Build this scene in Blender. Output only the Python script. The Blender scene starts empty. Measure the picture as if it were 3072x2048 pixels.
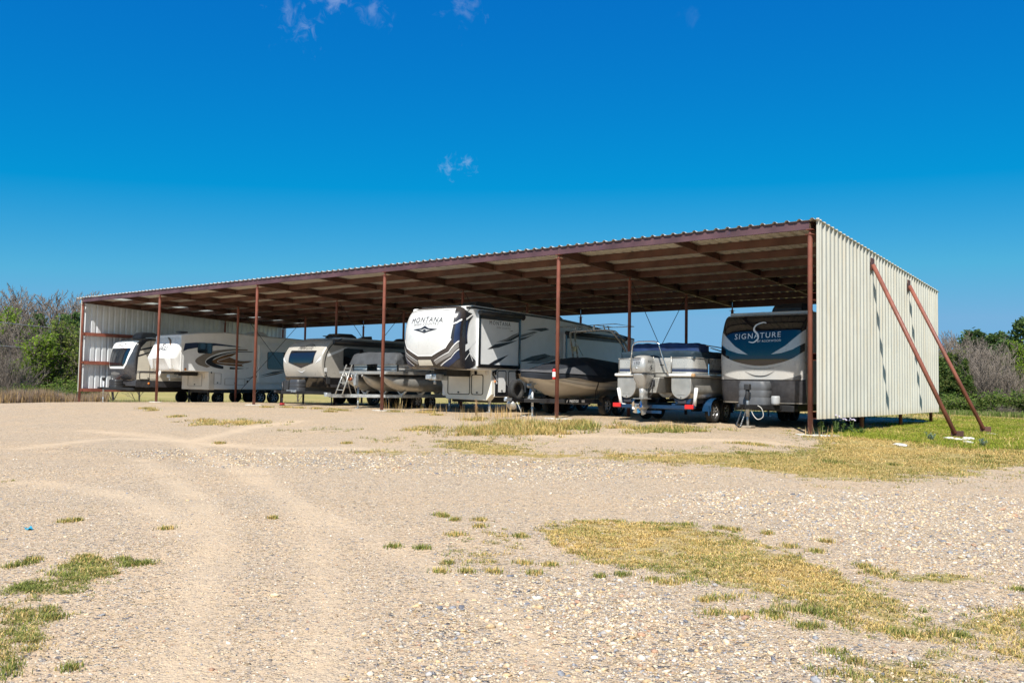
import bpy, bmesh, math, random
import numpy as np
from mathutils import Vector, Matrix, noise as mnoise
SC = bpy.context.scene; COL = SC.collection
R_ = math.radians

# ------------------------------------------------------------------ camera
FPX = 2556.85
C = np.array([6.948, -20.2016, 1.0]); YAW, PIT, ROL = -0.668307, 0.051634, 0.016661
_s, _c = math.sin(YAW), math.cos(YAW)
FW = np.array([_s*math.cos(PIT), _c*math.cos(PIT), math.sin(PIT)])
_r = np.array([_c, -_s, 0.0]); _u = np.cross(_r, FW)
RT = math.cos(ROL)*_r + math.sin(ROL)*_u; UP = -math.sin(ROL)*_r + math.cos(ROL)*_u
cam_data = bpy.data.cameras.new('camera'); cam = bpy.data.objects.new('camera', cam_data); COL.objects.link(cam)
cam_data.sensor_fit = 'HORIZONTAL'; cam_data.sensor_width = 36.0; cam_data.lens = FPX/3072*36
cam_data.clip_end = 5000; cam_data.clip_start = 0.05
cam.matrix_world = Matrix(((RT[0], UP[0], -FW[0], C[0]), (RT[1], UP[1], -FW[1], C[1]), (RT[2], UP[2], -FW[2], C[2]), (0, 0, 0, 1)))
SC.camera = cam

# ------------------------------------------------------------------ light
SUN = Vector((1.0, -2.07, 2.8)).normalized()
EL = math.asin(SUN.z); AZ = math.atan2(SUN.x, SUN.y)
sun_data = bpy.data.lights.new('sun', 'SUN'); sun_data.energy = 4.6; sun_data.angle = R_(0.5); sun_data.color = (1.0, 0.955, 0.87)
sun = bpy.data.objects.new('sun', sun_data); COL.objects.link(sun)
sun.rotation_euler = (-SUN).to_track_quat('-Z', 'Y').to_euler(); sun.location = (20, -30, 45)
SC.view_settings.view_transform = 'Standard'; SC.view_settings.look = 'None'
SC.view_settings.exposure = 0.7; SC.view_settings.gamma = 1.0
try: SC.view_settings.use_curve_mapping = False
except Exception: pass
SC.render.engine = 'CYCLES'
SC.cycles.use_denoising = True
SC.cycles.max_bounces = 7; SC.cycles.diffuse_bounces = 4; SC.cycles.transparent_max_bounces = 8
SC.cycles.sample_clamp_indirect = 6.0

def pdir(u, v):
    d = FW + RT*(u-1536)/FPX - UP*(v-1024)/FPX
    return d/np.linalg.norm(d)

world = bpy.data.worlds.new('World'); SC.world = world; world.use_nodes = True
class NT:
    """small node-tree helper"""
    def __init__(s, nt): s.nt = nt; s.nt.nodes.clear()
    def n(s, typ, ins=None, **props):
        nd = s.nt.nodes.new(typ)
        for k, v in props.items(): setattr(nd, k, v)
        for k, v in (ins or {}).items():
            sock = nd.inputs[k]
            if hasattr(v, 'is_output'): s.nt.links.new(v, sock)
            else: sock.default_value = v
        return nd
    def math(s, op, a, b=0.0, clamp=False):
        nd = s.n('ShaderNodeMath', {0: a, 1: b}, operation=op); nd.use_clamp = clamp; return nd.outputs[0]
    def mix(s, fac, a, b, mode='MIX'):
        nd = s.n('ShaderNodeMix', data_type='RGBA', blend_type=mode)
        for sock, v in ((nd.inputs[0], fac), (nd.inputs[6], a), (nd.inputs[7], b)):
            if hasattr(v, 'is_output'): s.nt.links.new(v, sock)
            else: sock.default_value = v if not isinstance(v, tuple) or len(v) != 3 else (*v, 1)
        return nd.outputs[2]
    def ramp(s, fac, stops, interp='LINEAR'):
        nd = s.n('ShaderNodeValToRGB', {0: fac}); cr = nd.color_ramp; cr.interpolation = interp
        while len(cr.elements) < len(stops): cr.elements.new(0.5)
        for e, (p, c) in zip(cr.elements, stops): e.position = p; e.color = (*c, 1) if len(c) == 3 else c
        return nd.outputs[0]
    def noise(s, vec, scale, detail=3, rough=.55, dist=0.0, out=0):
        nd = s.n('ShaderNodeTexNoise', {'Scale': scale, 'Detail': detail, 'Roughness': rough, 'Distortion': dist})
        if vec is not None: s.nt.links.new(vec, nd.inputs['Vector'])
        return nd.outputs[out]
    def step(s, v, a, b):
        nd = s.n('ShaderNodeMapRange', {0: v, 1: a, 2: b}, interpolation_type='SMOOTHSTEP'); nd.clamp = True; return nd.outputs[0]

W = NT(world.node_tree)
sky = W.n('ShaderNodeTexSky', sky_type='NISHITA'); sky.sun_disc = False
sky.sun_elevation = EL; sky.sun_rotation = AZ; sky.altitude = 120; sky.air_density = 1.0; sky.dust_density = 0.35; sky.ozone_density = 2.2
# grade the clear sky towards the deep blue of the day
sp_ = W.n('ShaderNodeSeparateColor', {0: sky.outputs[0]}); EX = .1381
def grade(sock, gain, ref, power, cap):
    x = W.math('MULTIPLY', sock, .101/ref); return W.math('MULTIPLY', W.math('MINIMUM', W.math('MULTIPLY', W.math('POWER', x, power), gain), cap), 1/EX)
hsv = W.n('ShaderNodeCombineColor', {0: W.math('MULTIPLY', W.math('MINIMUM', W.math('MULTIPLY', W.math('MAXIMUM', W.math('SUBTRACT', W.math('MULTIPLY', sp_.outputs[0], .101), .235), .003), .62), .19), 1/EX), 1: grade(sp_.outputs[1], .52, .65, 1.0, .445), 2: grade(sp_.outputs[2], .75, .77, .38, .72)})
tc = W.n('ShaderNodeTexCoord'); gen = tc.outputs['Generated']
cloud = None
for (u, v, rad, amt, sc) in ((1010, -6, .013, .38, 60), (900, 52, .022, .26, 75), (1125, 36, .014, .22, 60), (1400, 18, .022, .22, 55), (1348, 510, .011, .36, 90), (1405, 495, .008, .32, 110), (2050, 45, .012, .05, 40)):
    d = pdir(u, v)
    dt = W.n('ShaderNodeVectorMath', {0: gen, 1: tuple(d)}, operation='DISTANCE').outputs['Value']
    nz = W.noise(gen, sc, 6, .62, .6)
    m = W.math('MULTIPLY', W.step(W.math('SUBTRACT', nz, W.math('MULTIPLY', dt, .15/rad)), .34, .74), amt*.6)
    cloud = m if cloud is None else W.math('MAXIMUM', cloud, m)
skyc = W.mix(cloud, hsv.outputs[0], (7.0, 7.4, 8.2))
bg = W.n('ShaderNodeBackground', {'Color': skyc, 'Strength': 0.085})
W.nt.links.new(bg.outputs[0], W.n('ShaderNodeOutputWorld').inputs[0])

# ------------------------------------------------------------------ terrain height and pixel helpers
def sstep(a, b, x):
    t = np.clip((np.asarray(x, float)-a)/(b-a), 0, 1); return t*t*(3-2*t)
_kx = [-120, -60, -44, -36.6, -33, -29, -22, -14.6, -7.3, 0, 2.2, 8, 30, 120]
_kz = [-.45, -.4, -.22, -.10, -.055, 0, .065, .07, .06, -.05, -.155, -.34, -.5, -.6]
def H(x, y):
    x = np.asarray(x, float); y = np.asarray(y, float)
    hs = np.interp(x, _kx, _kz)
    wf = sstep(-13, -1.5, y)
    h = hs*wf + (1-wf)*(-.28 + .010*np.clip(x-4, -60, 40)*0)
    d = np.hypot(x-C[0], y-C[1])
    h = h - 1.15*np.clip((d-42)/45, 0, 1.6)
    near = sstep(60, 20, d)
    h = h + near*(.018*np.sin(x*.9+1.3)*np.sin(y*.7+.4) + .010*np.sin(x*2.3+y*1.1) + .006*np.sin(x*4.1-y*3.3))*np.where((y > -1.5) & (y < 13), .25, 1)
    return h
def ground_px(u, v, it=25):
    d = pdir(u, v); t = 10.0
    for _ in range(it):
        p = C+d*t; t = max(.5, t + (float(H(p[0], p[1]))-p[2])/d[2]*.8)
    return C+d*t
def at_dist(u, dist):
    d = FW+RT*(u-1536)/FPX; d = d[:2]/np.hypot(*d[:2]); x, y = C[0]+d[0]*dist, C[1]+d[1]*dist
    return x, y, float(H(x, y))

# ------------------------------------------------------------------ mesh helpers
class MB:
    def __init__(s): s.v = []; s.f = []; s.m = []; s.sm = []
    def add(s, vs, fs, m=0, sm=False):
        o = len(s.v); s.v += [tuple(map(float, p)) for p in vs]
        for f in fs: s.f.append(tuple(i+o for i in f)); s.m.append(m); s.sm.append(sm)
        return s
    def box(s, c, d, m=0, rot=None):
        x, y, z = d[0]/2, d[1]/2, d[2]/2
        vs = [Vector((i*x, j*y, k*z)) for i in (-1, 1) for j in (-1, 1) for k in (-1, 1)]
        if rot is not None: vs = [rot @ p for p in vs]
        return s.add([(p[0]+c[0], p[1]+c[1], p[2]+c[2]) for p in vs], [(0, 1, 3, 2), (4, 6, 7, 5), (0, 4, 5, 1), (2, 3, 7, 6), (0, 2, 6, 4), (1, 5, 7, 3)], m)
    def bx(s, x0, x1, y0, y1, z0, z1, m=0): return s.box(((x0+x1)/2, (y0+y1)/2, (z0+z1)/2), (abs(x1-x0), abs(y1-y0), abs(z1-z0)), m)
    def tube(s, path, r, n=8, m=0, cap=True, sm=True):
        path = [Vector(p) for p in path]; rs = r if hasattr(r, '__len__') else [r]*len(path)
        rings = []; prev = None
        for i, p in enumerate(path):
            t = (path[min(i+1, len(path)-1)]-path[max(i-1, 0)]).normalized()
            if prev is None:
                a = Vector((0, 0, 1)) if abs(t.z) < .9 else Vector((1, 0, 0)); u = t.cross(a).normalized()
            else: u = (prev - t*prev.dot(t)).normalized()
            prev = u; w = t.cross(u)
            rings.append([p + (u*math.cos(2*math.pi*k/n)+w*math.sin(2*math.pi*k/n))*rs[i] for k in range(n)])
        vs = [q for ring in rings for q in ring]; fs = []
        for i in range(len(path)-1):
            for k in range(n): fs.append((i*n+k, i*n+(k+1) % n, (i+1)*n+(k+1) % n, (i+1)*n+k))
        s.add(vs, fs, m, sm)
        if cap:
            s.add(rings[0], [tuple(range(n))[::-1]], m); s.add(rings[-1], [tuple(range(n))], m)
        return s
    def lathe(s, prof, axis, c, n=20, m=0, sm=True, closed=False):
        """prof: (radius, offset along axis)"""
        c = Vector(c); A = Vector(axis).normalized(); u = A.cross(Vector((0, 0, 1)) if abs(A.z) < .9 else Vector((1, 0, 0))).normalized(); w = A.cross(u)
        vs = []; fs = []; L = len(prof)
        for k in range(n):
            a = 2*math.pi*k/n
            for r, o in prof: vs.append(c+A*o+(u*math.cos(a)+w*math.sin(a))*r)
        for k in range(n):
            for i in range(L if closed else L-1):
                j = (i+1) % L; k2 = (k+1) % n
                fs.append((k*L+i, k*L+j, k2*L+j, k2*L+i))
        return s.add(vs, fs, m, sm)
    def prism(s, poly, f0, f1, m=0, sm=False):
        """poly of 2-D points, f0/f1 map them to the two end caps"""
        n = len(poly); a = [f0(*p) for p in poly]; b = [f1(*p) for p in poly]
        s.add(a+b, [tuple(range(n))[::-1], tuple(range(n, 2*n))], m)
        return s.add(a+b, [(i, (i+1) % n, n+(i+1) % n, n+i) for i in range(n)], m, sm)
    def grid(s, us, vs, fn, m=0, sm=True):
        pts = [fn(u, v) for u in us for v in vs]; nv = len(vs)
        return s.add(pts, [(i*nv+j, i*nv+j+1, (i+1)*nv+j+1, (i+1)*nv+j) for i in range(len(us)-1) for j in range(nv-1)], m, sm)
    def mesh(s, name, mats, bevel=0, seg=2, angle=40):
        me = bpy.data.meshes.new(name); me.from_pydata(s.v, [], s.f)
        me.polygons.foreach_set('material_index', s.m); me.polygons.foreach_set('use_smooth', s.sm)
        bm = bmesh.new(); bm.from_mesh(me)
        bmesh.ops.remove_doubles(bm, verts=bm.verts, dist=1e-5)
        bmesh.ops.recalc_face_normals(bm, faces=bm.faces)
        if bevel:
            ed = [e for e in bm.edges if len(e.link_faces) == 2 and e.calc_face_angle(0) > R_(angle)]
            r = bmesh.ops.bevel(bm, geom=ed, offset=bevel, segments=seg, affect='EDGES', profile=.5, clamp_overlap=True)
            for f in r['faces']: f.smooth = True
        bm.to_mesh(me); bm.free()
        for mm in (mats if isinstance(mats, (list, tuple)) else [mats]): me.materials.append(mm)
        return me
    def ob(s, name, mats, parent=None, bevel=0, seg=2, loc=None, angle=40, label=None):
        return link(name, s.mesh(name, mats, bevel, seg, angle), parent, loc, label)
def link(name, me, parent=None, loc=None, label=None):
    o = bpy.data.objects.new(name, me); COL.objects.link(o)
    if parent is not None: o.parent = parent
    if loc is not None: o.location = loc
    if label: o['label'] = label
    return o
def tag(o, label, cat, group=None, kind=None):
    o['label'] = label
    if cat: o['category'] = cat
    if group: o['group'] = group
    if kind: o['kind'] = kind
    return o
def empty(name, loc, label, cat, group=None):
    o = bpy.data.objects.new(name, None); COL.objects.link(o); o.location = loc; o.empty_display_size = .2
    return tag(o, label, cat, group)
def raw_mesh(name, V, F, mats, col=None, smooth=False):
    """numpy mesh: V (n,3), F list/array of tris or quads, col (n,3) point colours"""
    me = bpy.data.meshes.new(name); V = np.asarray(V, np.float32); F = np.asarray(F, np.int32); k = F.shape[1]
    me.vertices.add(len(V)); me.vertices.foreach_set('co', V.ravel())
    me.loops.add(F.size); me.loops.foreach_set('vertex_index', F.ravel())
    me.polygons.add(len(F)); me.polygons.foreach_set('loop_start', np.arange(0, F.size, k, dtype=np.int32))
    if smooth: me.polygons.foreach_set('use_smooth', np.ones(len(F), bool))
    if col is not None:
        a = me.color_attributes.new('col', 'FLOAT_COLOR', 'POINT')
        c4 = np.ones((len(V), 4), np.float32); c4[:, :col.shape[1]] = col; a.data.foreach_set('color', c4.ravel())
    me.update(); me.validate()
    for mm in (mats if isinstance(mats, (list, tuple)) else [mats]): me.materials.append(mm)
    return me

# flat print: polygons and lettering laid on a surface
def poly_tris(pts, maxlen=None, holes=()):
    bm = bmesh.new()
    def ring(ps):
        vs = [bm.verts.new((p[0], p[1], 0)) for p in ps]
        return [bm.edges.new((vs[i], vs[(i+1) % len(vs)])) for i in range(len(vs))]
    es = ring(pts)
    for h in holes: es += ring(h)
    bmesh.ops.triangle_fill(bm, use_beauty=True, use_dissolve=False, edges=es)
    if maxlen:
        for _ in range(6):
            lg = [e for e in bm.edges if e.calc_length() > maxlen]
            if not lg: break
            bmesh.ops.subdivide_edges(bm, edges=lg, cuts=1)
            bmesh.ops.triangulate(bm, faces=bm.faces[:])
    bm.verts.index_update()
    v = [(a.co.x, a.co.y) for a in bm.verts]; f = [tuple(a.index for a in p.verts) for p in bm.faces]; bm.free(); return v, f
def decal(name, pts, fmap, mat, parent, maxlen=None, holes=(), label=None):
    v, f = poly_tris(pts, maxlen, holes); b = MB(); b.add([fmap(*p) for p in v], f, 0, True)
    return b.ob(name, mat, parent, label=label)
def text_geo(body, size, shear=0, spacing=1.0, bold=0.0, sx=1.0):
    cu = bpy.data.curves.new('t', 'FONT'); cu.body = body; cu.size = size; cu.shear = shear; cu.space_character = spacing; cu.offset = bold
    cu.align_x = 'CENTER'; cu.align_y = 'CENTER'; cu.resolution_u = 3
    o = bpy.data.objects.new('t', cu); COL.objects.link(o); bpy.context.view_layer.update()
    me = bpy.data.meshes.new_from_object(o.evaluated_get(bpy.context.evaluated_depsgraph_get()))
    v = [(p.co.x*sx, p.co.y) for p in me.vertices]; f = [tuple(p.vertices) for p in me.polygons]
    bpy.data.objects.remove(o); bpy.data.curves.remove(cu); bpy.data.meshes.remove(me); return v, f
def text(name, body, u, v, size, fmap, mat, parent, rot=0, **kw):
    vs, f = text_geo(body, size, **kw); c, s = math.cos(rot), math.sin(rot)
    b = MB(); b.add([fmap(u+c*p[0]-s*p[1], v+s*p[0]+c*p[1]) for p in vs], f)
    return b.ob(name, mat, parent)
def rrect(u0, v0, u1, v1, r, n=4):
    out = []
    for cx, cy, a0 in ((u1-r, v1-r, 0), (u0+r, v1-r, 90), (u0+r, v0+r, 180), (u1-r, v0+r, 270)):
        for k in range(n+1):
            a = R_(a0+90*k/n); out.append((cx+r*math.cos(a), cy+r*math.sin(a)))
    return out
def spline(pts, n=8):
    """closed/open catmull-rom through 2-D points (open)"""
    out = []; P = [pts[0]]+list(pts)+[pts[-1]]
    for i in range(1, len(P)-2):
        p0, p1, p2, p3 = [np.array(q, float) for q in P[i-1:i+3]]
        for k in range(n):
            t = k/n; out.append(tuple(.5*((2*p1)+(-p0+p2)*t+(2*p0-5*p1+4*p2-p3)*t*t+(-p0+3*p1-3*p2+p3)*t**3)))
    out.append(tuple(map(float, pts[-1]))); return out

# ------------------------------------------------------------------ materials
def mat(name, col, rough=.5, metal=0.0, var=.12, vs=3.0, bump=0.0, bs=40.0, coat=0.0, dirt=0.0, spec=.5, streak=0.0):
    m = bpy.data.materials.new(name); m.use_nodes = True; T = NT(m.node_tree)
    tc = T.n('ShaderNodeTexCoord').outputs['Object']
    c = (*col, 1) if len(col) == 3 else col
    nz = T.noise(tc, vs, 3, .5)
    cc = T.mix(T.math('MULTIPLY', T.step(nz, .3, .7), 1.0), tuple(max(0, x*(1-var)) for x in col), tuple(min(1, x*(1+var)) for x in col))
    if streak:
        mp = T.n('ShaderNodeMapping', {'Vector': tc}); mp.inputs['Scale'].default_value = (7, 7, .35)
        st = T.step(T.noise(mp.outputs[0], 2.2, 5, .65), .5, .8)
        cc = T.mix(T.math('MULTIPLY', st, streak), cc, (.12, .085, .05))
    if dirt:
        dz = T.step(T.noise(tc, 1.3, 4, .55), .45, .75)
        cc = T.mix(T.math('MULTIPLY', dz, dirt), cc, (.20, .155, .10))
    ins = {'Base Color': cc, 'Metallic': metal, 'Specular IOR Level': spec, 'Coat Weight': coat}
    rz = T.n('ShaderNodeMapRange', {0: T.noise(tc, vs*1.5, 2), 1: .3, 2: .7, 3: max(.02, rough*.8), 4: min(1, rough*1.2)}).outputs[0]
    ins['Roughness'] = rz
    bs_ = T.n('ShaderNodeBsdfPrincipled', ins)
    if bump:
        bp = T.n('ShaderNodeBump', {'Height': T.noise(tc, bs, 4, .6), 'Strength': bump, 'Distance': .02}); T.nt.links.new(bp.outputs[0], bs_.inputs['Normal'])
    T.nt.links.new(bs_.outputs[0], T.n('ShaderNodeOutputMaterial').inputs[0])
    return m
def mat_vcol(name, rough=.8, trans=0.0, spec=.2, var=0.0, vs=20):
    m = bpy.data.materials.new(name); m.use_nodes = True; T = NT(m.node_tree)
    c = T.n('ShaderNodeVertexColor', layer_name='col').outputs[0]
    if var:
        tc = T.n('ShaderNodeTexCoord').outputs['Object']
        c = T.mix(T.step(T.noise(tc, vs, 3), .3, .7), T.mix(1.0, c, (1-var,)*3, 'MULTIPLY'), T.mix(1.0, c, (1+var,)*3, 'MULTIPLY'))
    b = T.n('ShaderNodeBsdfPrincipled', {'Base Color': c, 'Roughness': rough, 'Specular IOR Level': spec}); out = b.outputs[0]
    if trans:
        t = T.n('ShaderNodeBsdfTranslucent', {'Color': c}); out = T.n('ShaderNodeMixShader', {0: trans, 1: out, 2: t.outputs[0]}).outputs[0]
    T.nt.links.new(out, T.n('ShaderNodeOutputMaterial').inputs[0]); return m
# ------------------------------------------------------------------ ground
def gpoly(pts): return np.array([ground_px(*p)[:2] for p in pts])
PATCH = {  # name: (outline in photo pixels -> ground, green 0..1, blade height, blades per m2)
 'a': ([(1610,1590),(1700,1560),(1850,1562),(2010,1572),(2110,1582),(2300,1640),(2450,1690),(2600,1750),(2760,1830),(2830,1890),(2810,1925),(2700,1915),(2560,1880),(2500,1835),(2350,1800),(2250,1780),(2100,1735),(1950,1705),(1800,1690),(1720,1650),(1640,1620)], .2, 0.024, 6500),
 'b': ([(2860,1850),(2960,1832),(3100,1830),(3100,2010),(2950,1955),(2890,1890)], .25, 0.026, 6500),
 'c': ([(2500,2005),(2640,1972),(2800,1985),(2960,2046),(2900,2080),(2500,2080)], .3, 0.026, 6500),
 'c2': ([(2760,1960),(2860,1950),(2960,1975),(2900,2000),(2790,1990)], .5, 0.026, 5000),
 'd': ([(2580,1700),(2700,1712),(2850,1718),(2980,1738),(2850,1757),(2620,1738)], .5, 0.026, 4500),
 'e': ([(1410,1600),(1530,1580),(1560,1625),(1545,1690),(1450,1710),(1370,1685),(1385,1635)], .4, 0.022, 2600),
 'f': ([(190,1695),(260,1665),(350,1690),(362,1722),(290,1742),(272,1780),(150,1792),(60,1782),(-10,1790),(-10,1758),(130,1742),(172,1720)], .85, 0.025, 6500),
 'g': ([(-10,1825),(70,1818),(112,1850),(132,1900),(105,1950),(-10,1985)], .6, 0.026, 6000),
 'g2': ([(100,1850),(150,1835),(205,1840),(190,1855),(120,1865)], .8, 0.024, 5000),
 'h': ([(1312,1338),(1345,1326),(1450,1322),(1560,1340),(1660,1358),(1850,1360),(2150,1352),(2400,1352),(2440,1330),(2450,1308),(3200,1290),(3200,1395),(2900,1425),(2700,1440),(2500,1440),(2300,1420),(2100,1397),(1900,1383),(1700,1376),(1450,1366),(1350,1352)], .22, 0.036, 1500),
 'i': ([(1330,1302),(1400,1287),(1600,1268),(1750,1266),(1800,1280),(1700,1300),(1450,1312)], .3, .16, 900),
 'j': ([(1880,1286),(1990,1278),(2090,1282),(2110,1292),(1900,1297)], .55, .09, 1100),
 'k': ([(2445,1302),(2480,1296),(2600,1288),(2700,1276),(2800,1262),(3300,1250),(3300,1352),(2900,1345),(2760,1330),(2650,1316),(2560,1312)], .92, 0.07, 1700),
 'm': ([(660,1268),(740,1258),(790,1268),(770,1276),(680,1277)], .25, .06, 900),
 'n': ([(1100,1318),(1180,1316),(1190,1323),(1110,1325)], .5, .06, 900),
 'o': ([(590,1265),(620,1260),(650,1272),(600,1275)], .5, .06, 900),
 'p': ([(900,1288),(975,1284),(980,1298),(910,1300)], .4, .05, 900),
 'q': ([(0,1437),(40,1435),(42,1445),(0,1448)], .6, .05, 1500),
 'r': ([(1100,1355),(1200,1352),(1215,1362),(1130,1366)], .3, .05, 900),
}
PG = {k: (gpoly(v[0]),)+tuple(v[1:]) for k, v in PATCH.items()}
def poly_sd(P, poly):
    """signed distance, positive inside"""
    P = np.asarray(P, float); d = np.full(len(P), 1e9); ins = np.zeros(len(P), bool); n = len(poly)
    for i in range(n):
        a, b = poly[i], poly[(i+1) % n]; ab = b-a; t = np.clip(((P-a)@ab)/max(1e-9, ab@ab), 0, 1)
        d = np.minimum(d, np.hypot(*(P-a-t[:, None]*ab).T))
        cond = ((a[1] > P[:, 1]) != (b[1] > P[:, 1])); xs = a[0]+(P[:, 1]-a[1])*(b[0]-a[0])/(b[1]-a[1]+1e-12)
        ins ^= cond & (P[:, 0] < xs)
    return np.where(ins, d, -d)
_rg = np.random.default_rng(5)
_tab = _rg.random((64, 64))
def vnoise(x, y, s):
    x = np.asarray(x)*s+100.3; y = np.asarray(y)*s+57.7; xi = np.floor(x).astype(int); yi = np.floor(y).astype(int); fx = x-xi; fy = y-yi
    fx = fx*fx*(3-2*fx); fy = fy*fy*(3-2*fy); g = lambda a, b: _tab[a % 64, b % 64]
    return (g(xi, yi)*(1-fx)+g(xi+1, yi)*fx)*(1-fy)+(g(xi, yi+1)*(1-fx)+g(xi+1, yi+1)*fx)*fy
def fbm(x, y, s): return (vnoise(x, y, s)+.5*vnoise(x, y, s*2.1)+.25*vnoise(x, y, s*4.3)+.12*vnoise(x, y, s*8.7))/1.87
TRK = [([(560,1330),(640,1380),(764,1442),(856,1487),(1000,1560),(1250,1680),(1500,1830),(1700,2040)], .22), ([(60,1345),(180,1330),(330,1315),(588,1322),(740,1284),(900,1262)], .4), ([(250,1292),(380,1300),(600,1330),(900,1345),(1200,1350)], .4), ([(0,1440),(130,1448),(275,1468),(420,1500),(560,1600)], .25), ([(420,1380),(600,1500),(640,1640),(600,1800),(520,2060)], .24), ([(760,1400),(930,1560),(980,1750),(930,2060)], .24), ([(1400,1300),(1900,1312),(2330,1330)], .5)]
TRK = [(gpoly(t), w) for t, w in TRK]
def line_d(P, pts):
    d = np.full(len(P), 1e9)
    for a, b in zip(pts[:-1], pts[1:]):
        ab = b-a; t = np.clip(((P-a)@ab)/(ab@ab), 0, 1); d = np.minimum(d, np.hypot(*(P-a-t[:, None]*ab).T))
    return d
COARSE = [gpoly([(1250,1900),(1500,1760),(1900,1720),(2300,1830),(2700,1950),(3100,2100),(3100,2200),(1200,2200),(1350,2000)]), gpoly([(1900,1480),(2400,1470),(3200,1480),(3200,1800),(2900,1740),(2500,1640),(2100,1560)]), gpoly([(2700,1800),(3100,1760),(3100,1850),(2850,1840)]), gpoly([(150,1340),(1000,1340),(1900,1390),(2300,1440),(1500,1440),(700,1400)])]
STRIP = gpoly([(2860,1266),(2960,1261),(3080,1270),(3090,1279),(2980,1281),(2890,1276)])
def masks(P):
    n = len(P); grass = np.zeros(n); green = np.zeros(n); x, y = P[:, 0], P[:, 1]
    nz = fbm(x, y, 1.6); nb = fbm(x+31, y, .35)
    for k, (pl, g, hh, dn) in PG.items():
        sz = .07 if k in 'abcdefgq' or k in ('c2', 'g2') else .35
        sd = poly_sd(P, pl)+(fbm(x, y, 5.0)-.5)*sz*4.5
        w = sstep(-sz*.2, sz*1.2, sd)*(.62 if sz < .1 else .85)
        green = np.where(w > grass, g, green); grass = np.maximum(grass, w*(.6 if k in 'ei' else 1))
    # fields round the yard
    sh = (x > -37.5) & (x < .3) & (y > -.5) & (y < 13.2)
    fld = np.maximum(sstep(13.2, 14.8, y+(nz-.5)*1.5), sstep(4.0, 7.5, x+(y < -2)*-30+(nz-.5)*3))
    d = np.hypot(x-C[0], y-C[1])
    # the left edge of the yard and everything beyond it
    el = sstep(68, 73, d+(nz-.5)*6); fld = np.maximum(fld, el)
    green = np.where(fld > grass, np.clip(.35+(nb-.5)*1.2, 0, 1), green); grass = np.maximum(grass, fld)
    far = sstep(30, 50, d); green = green*(1-far)+far*np.clip(.45+(nb-.5)*.6, 0, 1)
    gs = sstep(-.3, .8, poly_sd(P, STRIP)+(nz-.5)*2.0); grass = grass*(1-gs)
    co = gs.copy()
    for pl in COARSE: co = np.maximum(co, sstep(-.35, .5, poly_sd(P, pl)+(nz-.5)*1.4))
    co = np.maximum(co, ((y > -1.8) & (y < 13) & (x > -37) & (x < .5))*.8)
    tr = np.zeros(n)
    for t, wt in TRK:
        dd = line_d(P, t)+(nb-.5)*.25
        tr = np.maximum(tr, np.exp(-(dd/(wt*.7))**2)*np.clip(.25+1.3*nz, 0, 1))
    return grass, green, co, tr
def axis(a, b, st, lo, hi, g=1.16):
    c = list(np.arange(a, b, st)); s = st
    while c[-1] < hi: s *= g; c.append(c[-1]+s)
    s = st; p = []; q = a
    while q > lo: s *= g; q -= s; p.append(q)
    return np.array(p[::-1]+c)
gx_ = axis(-18, 10.5, .12, -1500, 1500); gy_ = axis(-19.5, 4, .12, -900, 1800)
X, Y = np.meshgrid(gx_, gy_, indexing='ij'); P2 = np.stack([X.ravel(), Y.ravel()], 1)
Z = H(P2[:, 0], P2[:, 1]); g_, gr_, co_, tr_ = masks(P2)
nx, ny = len(gx_), len(gy_); idx = np.arange(nx*ny).reshape(nx, ny)
GF = np.stack([idx[:-1, :-1], idx[1:, :-1], idx[1:, 1:], idx[:-1, 1:]], -1).reshape(-1, 4)
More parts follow.
